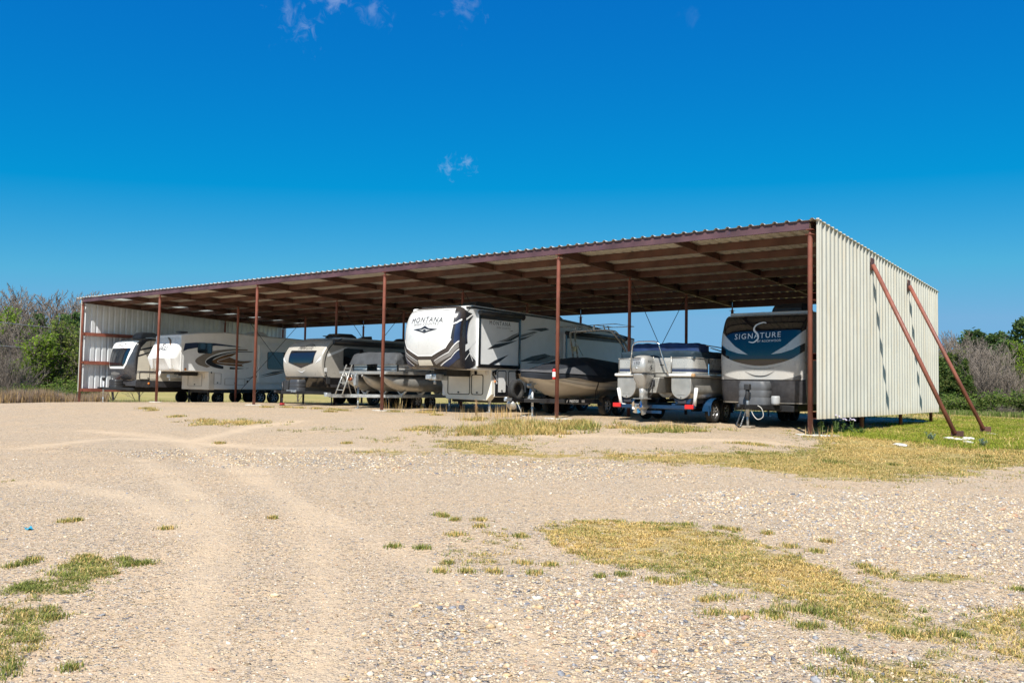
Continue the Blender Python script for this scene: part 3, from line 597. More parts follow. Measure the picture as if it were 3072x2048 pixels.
for kind, var, u, yt, d, wd in [('bare',0,2790,1008,120,1.2),('bare',1,2830,1000,118,1.1),('bare',2,2875,1012,116,1.2),('bare',3,2905,1020,121,1.2),('bare',0,2960,1008,118,1.2),('bare',1,3000,1018,120,1.2),('bare',2,3035,1015,122,1.2),('bare',3,3080,1015,116,1.2),('bare',3,2850,1020,112,1.3),('bare',1,2935,1018,112,1.3),('bare',2,2985,1022,113,1.3),('bare',0,3020,1025,114,1.3),('bare',2,2800,1030,108,1.3),('bare',0,2890,1030,108,1.3),
        ('pine',0,2920,1012,114,1.2),('pine',1,3006,1018,110,1.2),('pine',0,3062,988,104,.9),('pine',1,2945,1022,117,1.0),('bare',2,2870,1040,100,1.3),('bare',3,2945,1030,98,1.3),('bare',1,2990,1040,97,1.3),('bare',0,2915,1045,96,1.3),('pine',1,3028,1035,104,1.1),('leafy',2,3045,1065,100,1.0),('cedar',1,3035,1050,98,.9),
        ('spring',0,3062,1042,92,.9),('spring',1,3085,1060,90,1.0),('leafy',1,3040,1110,86,1.0),('thicket',0,2925,1040,90,1.0),('thicket',1,2965,1030,88,1.1),('thicket',0,2990,1055,84,1.1),('thicket',1,2945,1080,82,1.1),('thicket',0,2880,1050,94,1.0),('thicket',1,2850,1040,96,1.0),('thicket',1,3020,1100,82,1.1),('thicket',0,2970,1110,80,1.2),
        ('cedar',0,2843,1072,84,1.0),('cedar',1,2815,1080,82,1.2),('cedar',0,2893,1088,82,.8),('cedar',1,2868,1110,80,1.1),('cedar',0,2800,1095,80,1.2),('cedar',1,2905,1130,79,1.0),('leafy',0,2820,1060,90,1.1),
        ('bush',0,2825,1185,76,1.2),('bush',1,2860,1178,77,1.3),('bush',0,2890,1180,76,1.3),('bush',1,2920,1178,77,1.3),('bush',0,2950,1175,76,1.3),('bush',1,2985,1178,77,1.3),('bush',0,3015,1172,76,1.3),('bush',1,3045,1170,76,1.3),('bush',0,3075,1172,76,1.3),('bush',1,2805,1180,78,1.2),('bush',0,3100,1170,77,1.3),
        ('drybush',0,3010,1205,72,1.1),('drybush',0,3022,1208,71.5,1.0),('drybush',0,2830,1218,73,1.3),('drybush',0,2960,1222,72.5,1.3),('drybush',0,3030,1215,72,1.0)]:
    px_tree(kind, var, u, yt, d, GR, wr, wd)
for i in range(15):
    u = 420+i*160; kind = ('bare', 'leafy', 'cedar', 'bare', 'pine')[i % 5]
    px_tree(kind, i % 2, u, 1046+30*(i % 3), 125+(i*37) % 23, GB, 'far behind the shed', 1.2)
def strip_grass(name, u0, u1, d0, d1, n, h, cols, seed, label):
    rg = np.random.default_rng(seed); u = rg.uniform(u0, u1, n); dist = rg.uniform(d0, d1, n)
    d = FW[None, :2]+RT[None, :2]*((u-1536)/FPX)[:, None]; d /= np.hypot(*d.T)[:, None]; P = C[:2]+d*dist[:, None]
    cl = fbm(P[:, 0], P[:, 1], .5); P = P[rg.random(n) < np.clip((cl-.25)*3, .1, 1)]; n = len(P); cl = fbm(P[:, 0], P[:, 1], .5)
    col = cols[rg.integers(0, len(cols), n)]*rg.uniform(.75, 1.25, (n, 1)); V, F, c = blades(P, h*rg.uniform(.5, 1.2, n)*(.6+.8*cl), np.full(n, .05), col, rg, .3)
    o = link(name, raw_mesh(name, V, F, GM, c)); tag(o, label, 'tall grass', kind='stuff')
strip_grass('dry_brush', -120, 330, 73, 84, 26000, 1.15, np.array([(.34, .23, .12), (.30, .22, .16), (.25, .19, .15), (.42, .29, .13)]), 7, 'tall dry tan grass along the left edge of the gravel yard')
strip_grass('lawn_verge', 2700, 3250, 66, 76, 20000, .42, np.array([(.13, .19, .035), (.18, .23, .05), (.33, .29, .13), (.10, .15, .03)]), 8, 'rough green grass along the foot of the bushes')
strip_grass('far_verge', 330, 2700, 74, 90, 24000, .6, np.array([(.15, .20, .04), (.30, .26, .12), (.34, .25, .12)]), 9, 'rough mixed grass along the woods behind the shed')
# power line on the left
WOODP = mat('pole_wood', (.19, .135, .09), .9, var=.3, vs=6, bump=.3)
def pole(u, dist, h):
    x, y, z = at_dist(u, dist); o = empty('utility_pole', (x, y, z), 'wooden utility pole with a crossarm carrying two wires', 'utility pole', 'utility poles beyond the yard')
    MB().tube([(0, 0, -.3), (0, 0, h)], [.16, .11], 10).ob('post', WOODP, o); MB().box((0, 0, h-1.0), (1.8, .1, .12)).ob('crossarm', WOODP, o, .01)
    MB().lathe([(0, .14), (.04, .14), (.05, .06), (.03, 0), (0, 0)], (0, 0, 1), (.0, 0, h), 10).ob('insulator', mat('porcelain', (.4, .42, .42), .25), o); return Vector((x, y, z))
pa = pole(-420, 70, 6.9); pb = pole(182, 97, 7.9)
WIRE = mat('wire', (.55, .53, .5), .5, .3)
for hz, ya, yb, nm in ((0, 970, 967, 'upper pale power wire slung above the bare trees'), (1, 1023, 1014, 'lower pale power wire slung in front of the trees')):
    q = []
    for k in range(25):
        t = k/24; p = pa.lerp(pb, t); u0, d0 = -420, 70
        za = 6.9+pa.z-(.15 if hz == 0 else 2.05); zb = 7.9+pb.z-(.1 if hz == 0 else 2.2)
        q.append((p.x, p.y, za+(zb-za)*t-.5*4*t*(1-t)*.25))
    tag(MB().tube(q, .022, 5).ob('power_wire', WIRE), nm, 'wire')
# ------------------------------------------------------------------ shed
BAY = 7.315; DEP = 12.19
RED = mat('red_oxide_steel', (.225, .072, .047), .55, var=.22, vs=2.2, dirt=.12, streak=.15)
REDP = mat('sky_tinted_beam', (.085, .042, .05), .5, var=.3, vs=1.2, streak=.2)  # red oxide turned purple to carry the sky's reflection, plus streaks
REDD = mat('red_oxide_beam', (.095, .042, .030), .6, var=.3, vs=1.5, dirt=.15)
def metal_sheet(name, base, edge, amt):
    m = bpy.data.materials.new(name); m.use_nodes = True; T = NT(m.node_tree); tc = T.n('ShaderNodeTexCoord').outputs['Object']
    mp = T.n('ShaderNodeMapping', {'Vector': tc}); mp.inputs['Scale'].default_value = (9, 9, .5)
    st = T.step(T.noise(mp.outputs[0], 1.5, 5, .6), .42, .78); n = T.noise(tc, 1.1, 5, .6)
    c = T.mix(T.step(n, .3, .7), base, tuple(x*.9 for x in base)); c = T.mix(T.math('MULTIPLY', st, amt), c, edge)
    sp = T.n('ShaderNodeSeparateXYZ', {0: tc}); low = T.step(T.math('ADD', sp.outputs[2], T.math('MULTIPLY', T.noise(mp.outputs[0], 3, 3), .35)), .75, .35)
    c = T.mix(T.math('MULTIPLY', low, .45), c, (.40, .30, .15))
    fr = T.math('FRACT', T.math('DIVIDE', T.math('ADD', sp.outputs[1], -.03), .9144)); lap = T.math('MULTIPLY', T.step(T.math('ABSOLUTE', T.math('SUBTRACT', fr, .2)), .055, .03), T.step(T.noise(mp.outputs[0], 2.0, 4), .3, .55))
    c = T.mix(T.math('MULTIPLY', lap, .6), c, (.52, .34, .14))
    rnd = T.n('ShaderNodeObjectInfo').outputs['Random']; c = T.mix(1.0, c, T.ramp(rnd, [(0, (.92, .92, .92)), (1, (1.0, 1.0, 1.0))]), 'MULTIPLY')
    b = T.n('ShaderNodeBsdfPrincipled', {'Base Color': c, 'Roughness': .5, 'Metallic': 0.0, 'Specular IOR Level': .35})
    T.nt.links.new(b.outputs[0], T.n('ShaderNodeOutputMaterial').inputs[0]); return m
WALLM = metal_sheet('cream_wall_sheet', (.54, .53, .465), (.50, .40, .25), .4)
ROOFM = mat('galvanised_roof_sheet', (.70, .68, .60), .42, .2, var=.1, vs=2, dirt=.1)
GALV = mat('galvanised_wall_sheet', (.66, .69, .71), .42, .15, var=.06, vs=2)
CONC = mat('concrete', (.52, .49, .43), .9, var=.18, vs=14, bump=.4)
ROD = mat('black_rod', (.03, .03, .033), .5, .5)
def skylight():
    m = bpy.data.materials.new('skylight_sheet'); m.use_nodes = True; T = NT(m.node_tree)
    b = T.n('ShaderNodeBsdfDiffuse', {'Color': (.7, .7, .62, 1)}); t = T.n('ShaderNodeBsdfTranslucent', {'Color': (.8, .82, .76, 1)})
    T.nt.links.new(T.n('ShaderNodeMixShader', {0: .6, 1: b.outputs[0], 2: t.outputs[0]}).outputs[0], T.n('ShaderNodeOutputMaterial').inputs[0]); return m
SKYL = skylight()
SLOPE = .0405
def zr(y): return 5.04-SLOPE*y
shed = empty('storage_shed', (0, 0, 0), 'long open fronted steel storage shed with cream ribbed end wall and red posts', 'shed')
PER = .3048
def rib_profile(n):
    pts = []
    for k in range(n):
        b = k*PER; pts += [(b, 0), (b+.085, 0), (b+.125, .044), (b+.170, .044), (b+.210, 0)]
    pts.append((n*PER, 0)); return pts
# roof sheets
rp = rib_profile(3); b = MB()
ys = [-.09, 3, 6, 9, 12.62]
b.grid(range(len(rp)), range(len(ys)), lambda i, j: (-rp[i][0]-.0, ys[j], zr(ys[j])+.004+rp[i][1]), sm=False)
b.grid(range(len(rp)), range(len(ys)), lambda i, j: (-rp[i][0]-.0, ys[j], zr(ys[j])+.001+rp[i][1]), sm=False)
rm = b.mesh('roof_sheet', ROOFM); rs = rm.copy(); rs.materials[0] = SKYL
for k in range(41):
    x = .22-k*.9144
    link('roof_sheet', rs if k == 38 else rm, shed, (x, 0, .0015*(k % 2)))
# frames
def cbeam(L, d, w, t=.006):
    """C channel along +x, web on the -y side, lips inwards; top at z=0"""
    b = MB(); b.bx(0, L, 0, t, -d, 0); b.bx(0, L, t, w, -t, 0); b.bx(0, L, t, w, -d, -d+t); b.bx(0, L, w-t, w, -.025, -t); b.bx(0, L, w-t, w, -d+t, -d+.025); return b
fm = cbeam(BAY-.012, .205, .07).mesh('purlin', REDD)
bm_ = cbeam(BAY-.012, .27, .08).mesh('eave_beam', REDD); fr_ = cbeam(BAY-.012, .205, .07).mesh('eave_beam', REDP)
NP = 8; SP = DEP/NP
for k in range(5):
    x = -(k+1)*BAY+.006
    for j in range(NP+1):
        y = j*SP
        if j == 0: link('eave_beam', fr_, shed, (x, -.035, zr(-.035)))
        elif j == NP: link('eave_beam', bm_, shed, (x, y-.04, zr(y)-.004))
        else: link('purlin', fm, shed, (x+.03, y-.035, zr(y)))
# rafters (I section)
def ibeam(y0, y1, d, w):
    b = MB(); t = .012
    for (xa, xb, ta, tb) in ((-w/2, w/2, 0, t), (-.005, .005, t, d-t), (-w/2, w/2, d-t, d)):
        b.prism([(y0, ta), (y1, ta), (y1, tb), (y0, tb)], lambda y, t_: (xa, y, zr(y)-t_-.008), lambda y, t_: (xb, y, zr(y)-t_-.008))
    return b
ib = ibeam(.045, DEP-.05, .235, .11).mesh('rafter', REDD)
for k in range(6): link('rafter', ib, shed, (-k*BAY, 0, -.002))
# blocking at mid bay
bk = MB(); bk.bx(-.004, .004, .05, SP-.05, -.19, -.01); bk.bx(.0041, .06, .05, SP-.05, -.19, -.184); bk.bx(.0041, .06, .05, SP-.05, -.016, -.01)
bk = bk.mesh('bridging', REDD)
for k in range(5):
    for j in range(NP):
        o = link('bridging', bk, shed, (-(k+.5)*BAY, j*SP, zr(j*SP))); o.rotation_euler.x = -math.atan(SLOPE)
# posts
for k in range(6):
    for j in range(4):
        x, y = -k*BAY, j*DEP/3
        if j == 3: y -= .03
        z0 = float(H(x, y)); zt = zr(y)-(.205 if j == 0 else .26); r = .058 if j == 0 else .054
        if j == 0: y = .0
        b = MB(); b.tube([(0, 0, z0-.1), (0, 0, zt-.13), (0, 0, zt-.125)], [r, r, r], 16); b.lathe([(0, .0), (r*.95, 0), (r*.5, .05), (r*.5, .115), (0, .115)], (0, 0, 1), (0, 0, zt-.125), 12)
        b.box((0, 0, zt-.127), (.2, .14, .012)); b.box((0, 0, zt-.007), (.16, .14, .012))
        p = b.ob('post', RED, shed, loc=(x, y, 0))
        if j == 0:
            rg = random.Random(k); b = MB(); n = 14; R = [.24*rg.uniform(.7, 1.4) for _ in range(n)]
            b.prism([(R[i]*1.5*math.cos(i*6.283/n), R[i]*math.sin(i*6.283/n)) for i in range(n)], lambda u, v: (u, v, z0-.15), lambda u, v: (u, v, z0+.018)); b.ob('footing', CONC, p, .012)
# end walls
def wall(xo, sgn, material):
    n = 14; gs = [.42, 1.80, 3.24]
    for k in range(n):
        y0 = .03+k*.9144; m = 3 if k < 13 else 2
        pr = [(y0+(a if sgn > 0 else a), h) for a, h in rib_profile(m)]; b = MB(); rg = random.Random(k); dz = rg.uniform(-.004, .004)
        for off in (0, .0025):
            b.grid(range(len(pr)), (0, 1), lambda i, j: (xo+sgn*(pr[i][1]+off+.0015*(k % 2)), pr[i][0], (.33+dz) if j == 0 else zr(pr[i][0])+.045), sm=False)
        b.ob('wall_sheet', material, shed)
    for z in gs:
        g = MB(); d = .165; w = .20; t = .006; xi = xo-sgn*.004
        g.bx(xi, xi-sgn*w, .075, 12.1, z-d/2, z-d/2+t); g.bx(xi, xi-sgn*w, .075, 12.1, z+d/2-t, z+d/2); g.bx(xi-sgn*w, xi-sgn*(w-t), .075, 12.1, z-d/2+t, z+d/2-t)
        g.ob('girt', RED, shed)
        c = MB(); c.box((xi-sgn*(w+.012), .05, z), (.02, .1, .11)); c.ob('girt_clip', RED, shed, .003)
wall(.165, 1, WALLM); wall(-36.575-.165, -1, GALV)
# corner trims
MB().bx(.150, .215, -.005, .028, .33, zr(0)+.05).ob('corner_trim', WALLM, shed, .004)
MB().bx(-36.575-.215, -36.575-.150, -.005, .028, .33, zr(0)+.03).ob('corner_trim', WALLM, shed, .004)
# raking braces outside the cream wall
for y, zt in ((4.35, 4.5), (8.33, 4.32)):
    fx = 2.25; fz = float(H(fx, y)); p0 = Vector((.24, y, zt)); p1 = Vector((fx, y, fz+.10))
    br = MB().tube([p0, p1], .056, 14).ob('brace', RED, shed)
    MB().box((.212, y+.06, zt+.02), (.016, .34, .34)).ob('wall_plate', REDD, br, .004)
    MB().box((fx+.05, y, fz+.07), (.30, .02, .22)).box((fx+.05, y, fz+.005), (.42, .3, .03)).ob('foot_plate', REDD, br, .004)
# crossed rods in the middle third of each inner frame
for k in (1, 2, 3, 4):
    y0, y1 = DEP/3, 2*DEP/3
    for (a, za, c, zb) in ((y0+.06, zr(y0)-.35, y1-.06, .35), (y1-.06, zr(y1)-.35, y0+.06, .35)):
        MB().tube([(-k*BAY+.02, a, za), (-k*BAY+.02+(.02 if a < c else 0), c, zb)], .012, 6).ob('brace_rod', ROD, shed)
# mill numbers stencilled on the front beam
INK = mat('stencil_ink', (.09, .06, .10), .8)
for x in (-2.05, -5.85): text('stencil', '28', x, zr(0)-.11, .11, lambda u, v: (u, -.0385, v), INK, shed)
# fire extinguisher on the second front post
EXR = mat('extinguisher_red', (.62, .02, .015), .3, coat=.4, var=.05); WHT = mat('white_label', (.78, .78, .76), .5); BLK = mat('black_plastic', (.02, .02, .022), .45)
e = empty('fire_extinguisher', (-BAY-.03, -.115, 1.20), 'small red fire extinguisher with white label strapped to a red post', 'fire extinguisher')
e.scale = (.72, .72, .72)
MB().lathe([(0, 0), (.06, 0), (.068, .02), (.068, .36), (.05, .41), (.025, .43), (0, .43)], (0, 0, 1), (0, 0, 0), 20).ob('cylinder', EXR, e)
MB().lathe([(.0695, .10), (.0695, .30)], (0, 0, 1), (0, 0, 0), 20).ob('paper_label', WHT, e)
MB().tube([(0, 0, .43), (0, 0, .48)], .02, 8).box((.02, -.03, .49), (.02, .14, .012)).box((.02, -.04, .52), (.02, .12, .012), 0, Matrix.Rotation(.2, 3, 'X')).ob('valve_handle', BLK, e)
MB().tube([(0, -.02, .46), (-.05, -.05, .42), (-.078, -.02, .3), (-.076, -.02, .12)], .011, 6).ob('hose', BLK, e)
# ------------------------------------------------------------------ vehicle helpers
RUB = mat('tyre_rubber', (.022, .021, .020), .85, var=.3, vs=8, dirt=.25); RIM = mat('alloy_rim', (.55, .55, .56), .3, .85, var=.1)
STEELB = mat('black_steel', (.022, .022, .024), .5, .3, var=.3); ZINC = mat('zinc_steel', (.50, .52, .53), .42, .75, var=.25, vs=9)
ALU = mat('brushed_aluminium', (.47, .455, .42), .40, .6, var=.12, vs=4, dirt=.12); CHROME = mat('polished_tube', (.72, .72, .72), .14, 1.0, var=.05)
GLASS = mat('dark_tinted_glass', (.008, .010, .013), .06, var=.1, spec=.8, coat=.3)
BLKP = mat('gloss_black_panel', (.014, .013, .014), .18, var=.2, coat=.5); CHAR = mat('charcoal_panel', (.045, .044, .048), .4, var=.2, vs=10, bump=.08, bs=90)
WGEL = mat('white_gelcoat', (.80, .80, .785), .28, var=.03, coat=.3, dirt=.02); SGEL = mat('silver_gelcoat', (.60, .58, .54), .3, .1, var=.04, coat=.35, dirt=.03)
TANP = mat('tan_fibreglass', (.62, .575, .48), .4, var=.06, dirt=.05); GREYP = mat('grey_fibreglass', (.50, .50, .485), .4, var=.05, dirt=.03); LGREY = mat('light_grey_fibreglass', (.80, .81, .81), .38, var=.03, dirt=.02)
RUBW = mat('roof_membrane', (.62, .62, .60), .7, var=.1, dirt=.15); PLG = mat('grey_moulded_plastic', (.10, .105, .115), .5, var=.12, bump=.1)
PLB = mat('black_moulded_plastic', (.03, .03, .032), .5, var=.12); AMB = mat('amber_lens', (.75, .22, .02), .25, coat=.4); REDL = mat('red_lens', (.65, .02, .02), .2, coat=.5)
WPRT = mat('white_print', (.80, .80, .79), .45, var=.03); KPRT = mat('black_print', (.018, .018, .022), .4, var=.1); NPRT = mat('navy_print', (.018, .03, .075), .35, var=.1); GPRT = mat('grey_print', (.22, .21, .20), .4, var=.08); BRPRT = mat('brown_print', (.17, .085, .03), .4, var=.2, vs=6); TPRT = mat('taupe_print', (.22, .19, .155), .4, var=.08)
def wheel(par, x, y, zc, r=.34, w=.2, side=1):
    b = MB().lathe([(r*.60, -w/2), (r*.93, -w/2), (r, -w*.32), (r, w*.32), (r*.93, w/2), (r*.60, w/2)], (1, 0, 0), (x, y, zc), 26, closed=True)
    o = b.ob('wheel', RUB, par)
    b = MB(); s = side; b.lathe([(r*.62, -w*.42), (r*.62, w*.40*1), (r*.57, w*.43), (r*.55, w*.28)], (s, 0, 0), (x, y, zc), 26); b.lathe([(0, w*.30), (r*.16, w*.30), (r*.18, w*.2), (r*.2, w*.12)], (s, 0, 0), (x, y, zc), 14)
    for k in range(6):
        a = k*math.pi/3; d = Vector((0, math.cos(a), math.sin(a))); p0 = Vector((x+s*w*.2, y, zc))+d*r*.14; p1 = Vector((x+s*w*.27, y, zc))+d*r*.58; b.tube([p0, p1], [r*.075, r*.11], 6)
    b.lathe([(r*.6, w*.0), (0, w*.0)], (s, 0, 0), (x, y, zc), 20, m=1); b.ob('rim', [RIM, STEELB], o); return o
def jack(par, x, y, gz, z1, r=.035, m=ZINC, wheel_=False, name='jack'):
    b = MB().tube([(x, y, gz+.3), (x, y, z1)], r*1.25, 10).tube([(x, y, gz+.02), (x, y, gz+.4)], r, 10)
    b.box((x, y, gz+.012), (.16, .16, .024))
    return b.ob(name, m, par)
def aframe(par, yb, zb, w, yc, m=STEELB, zc=None):
    zc = zb if zc is None else zc; b = MB()
    for s in (-1, 1):
        p0, p1 = Vector((s*w, yb, zb)), Vector((s*.06, yc, zc)); d = (p1-p0); L = d.length; a = math.atan2(d.y, d.x)
        b.box((p0+p1)/2, (L, .06, .12), 0, Matrix.Rotation(a, 3, 'Z'))
    b.bx(-.06, .06, yc-.22, yc+.1, zc-.02, zc+.07); b.lathe([(0, .09), (.05, .08), (.06, 0)], (0, 0, 1), (0, yc-.22, zc), 10)
    return b.ob('tongue_frame', m, par, .006)
def propane(par, y0, y1, w, z0, z1, m=PLG, x=0):
    b = MB(); yc = (y0+y1)/2; n = 20
    def ring(t):
        z = z0+(z1-z0)*t; k = 1.0 if t < .75 else 1-.12*((t-.75)/.25)**2; return [(x+math.copysign(abs(math.cos(a))**.45, math.cos(a))*w/2*k, yc+math.copysign(abs(math.sin(a))**.45, math.sin(a))*(y1-y0)/2*k, z) for a in [2*math.pi*i/n for i in range(n)]]
    lv = [0, .25, .3, .31, .36, .55, .6, .61, .66, .75, .85, .95, 1]; dent = {.3: .97, .31: .97, .6: .97, .61: .97}
    pts = []
    for t in lv:
        k = dent.get(t, 1.0); pts += [(x+(p[0]-x)*k, yc+(p[1]-yc)*k, p[2]) for p in ring(t)]
    b.add(pts, [(i*n+j, i*n+(j+1) % n, (i+1)*n+(j+1) % n, (i+1)*n+j) for i in range(len(lv)-1) for j in range(n)]+[tuple(range((len(lv)-1)*n, len(lv)*n))], 0, True)
    return b.ob('propane_cover', m, par)
def ac_unit(par, x, y, z, w=.75, L=1.0, h=.3, m=PLB):
    b = MB(); P = [(-L/2, 0), (-L/2+.03, h*.55), (-L/2+.18, h*.95), (L/2-.25, h), (L/2-.03, h*.6), (L/2, 0)]
    b.prism(P, lambda u, v: (x-w/2*(1-.15*(v/h)), y+u, z+v), lambda u, v: (x+w/2*(1-.15*(v/h)), y+u, z+v)); return b.ob('air_conditioner', m, par, .04, 3)
def cap_mesh(par, name, w, ctrl, R, n, yb, m, zs=None):
    """moulded front: ctrl = [(z, y)], rounded towards the sides; returns its surface function"""
    sp = spline(ctrl, 8); zz = np.array([p[0] for p in sp]); yy = np.array([p[1] for p in sp]); o_ = np.argsort(zz); zz, yy = zz[o_], yy[o_]
    def surf(x, z):
        q = min(1.0, abs(x/w)); return float(np.interp(z, zz, yy))+R*(1-(max(0.0, 1-q**n))**(1/n))
    q = [0, .2, .4, .55, .68, .78, .86, .92, .96, .985, 1.0]; xs = [-w*a for a in q[::-1]]+[w*a for a in q[1:]]
    lv = np.linspace(zz[0], zz[-1], 40); b = MB(); b.grid(xs, lv, lambda x, z: (x, surf(x, z), z), 0, True)
    for s in (-1, 1): b.grid((0, 1), lv, lambda t, z: (s*w, surf(w, z) if t == 0 else max(yb, surf(w, z)+.001), z), 0, False)
    for z in (lv[0], lv[-1]): b.add([(x, surf(x, z), z) for x in xs]+[(w, max(yb, surf(w, z)), z), (-w, max(yb, surf(w, z)), z)], [tuple(range(len(xs)+2))], 0)
    b.ob(name, m, par); return surf
def on_front(surf, off=.006): return lambda u, v: (u, surf(u, v)-off, v)
def on_side(x, off=.006, y0=0.0): return lambda u, v: (x+off, u-y0, v)
def side_body(par, poly, w, m, y0=0.0, bevel=.05, name='body'):
    b = MB(); b.prism(poly, lambda u, v: (-w, u-y0, v), lambda u, v: (w, u-y0, v)); return b.ob(name, m, par, bevel, 3)
def frame_ring(name, pts, inner, fmap, m, par, th=.02):
    """raised trim between two outlines of equal count, on a mapped surface"""
    b = MB(); n = len(pts); f2 = lambda p, h: tuple(np.array(fmap(*p))+np.array(fmap.nrm)*h) if hasattr(fmap, 'nrm') else fmap(*p)
    for i in range(n):
        j = (i+1) % n; a, c, d, e = pts[i], pts[j], inner[j], inner[i]
        b.add([f2(a, 0), f2(c, 0), f2(d, 0), f2(e, 0), f2(a, th), f2(c, th), f2(d, th), f2(e, th)], [(4, 5, 6, 7), (0, 1, 5, 4), (3, 2, 6, 7)])
    return b.ob(name, m, par)
class Side:
    """maps (y, z) on a vehicle's +x side"""
    def __init__(s, x, y0=0.0, off=.006): s.x, s.y0, s.off = x, y0, off; s.nrm = (1, 0, 0)
    def __call__(s, u, v): return (s.x+s.off, u-s.y0, v)
    def up(s, d): return Side(s.x, s.y0, s.off+d)
class Front:
    def __init__(s, surf, off=.006): s.surf, s.off = surf, off; s.nrm = (0, -1, 0)
    def __call__(s, u, v):
        e = .004; y = s.surf(u, v); gx = (s.surf(u+e, v)-s.surf(u-e, v))/(2*e); gz = (s.surf(u, v+e)-s.surf(u, v-e))/(2*e); gx = max(-3, min(3, gx)); gz = max(-4, min(4, gz)); L = math.sqrt(1+gx*gx+gz*gz)
        return (u+gx/L*s.off, y-s.off/L, v+gz/L*s.off)
    def up(s, d): return Front(s.surf, s.off+d)
def window(par, fmap, u0, v0, u1, v1, r=.06, fr=.035, m=GLASS, fm=BLKP, name='window', maxlen=None):
    o = decal(name, rrect(u0, v0, u1, v1, r), fmap, m, par, maxlen); frame_ring('window_frame', rrect(u0-fr, v0-fr, u1+fr, v1+fr, r+fr), rrect(u0, v0, u1, v1, r), fmap, fm, o, .018); return o
def door(par, fmap, u0, v0, u1, v1, m=None, r=.03, fr=.022, fm=BLKP, latch=True, name='storage_door'):
    o = frame_ring(name, rrect(u0, v0, u1, v1, r), rrect(u0+fr, v0+fr, u1-fr, v1-fr, max(.005, r-fr*.5)), fmap, fm, par, .012)
    if latch:
        a = np.array(fmap((u0+u1)/2, v0+.08)); d = np.array(fmap.nrm); MB().box(tuple(a+d*.01), (.05, .05, .05)).ob('latch', BLKP, o, .008)
    return o
def band(pts_top, pts_bot): return list(pts_top)+list(pts_bot)[::-1]
def stroke(path, wfn, n=6):
    """2-D brush stroke outline"""
    P = spline(path, n); L = len(P); a, b = [], []
    for i, p in enumerate(P):
        q = np.array(P[min(i+1, L-1)])-np.array(P[max(i-1, 0)]); q = q/(np.linalg.norm(q)+1e-9); t = i/(L-1); h = wfn(t)/2; a.append((p[0]-q[1]*h, p[1]+q[0]*h)); b.append((p[0]+q[1]*h, p[1]-q[0]*h))
    return a+b[::-1]

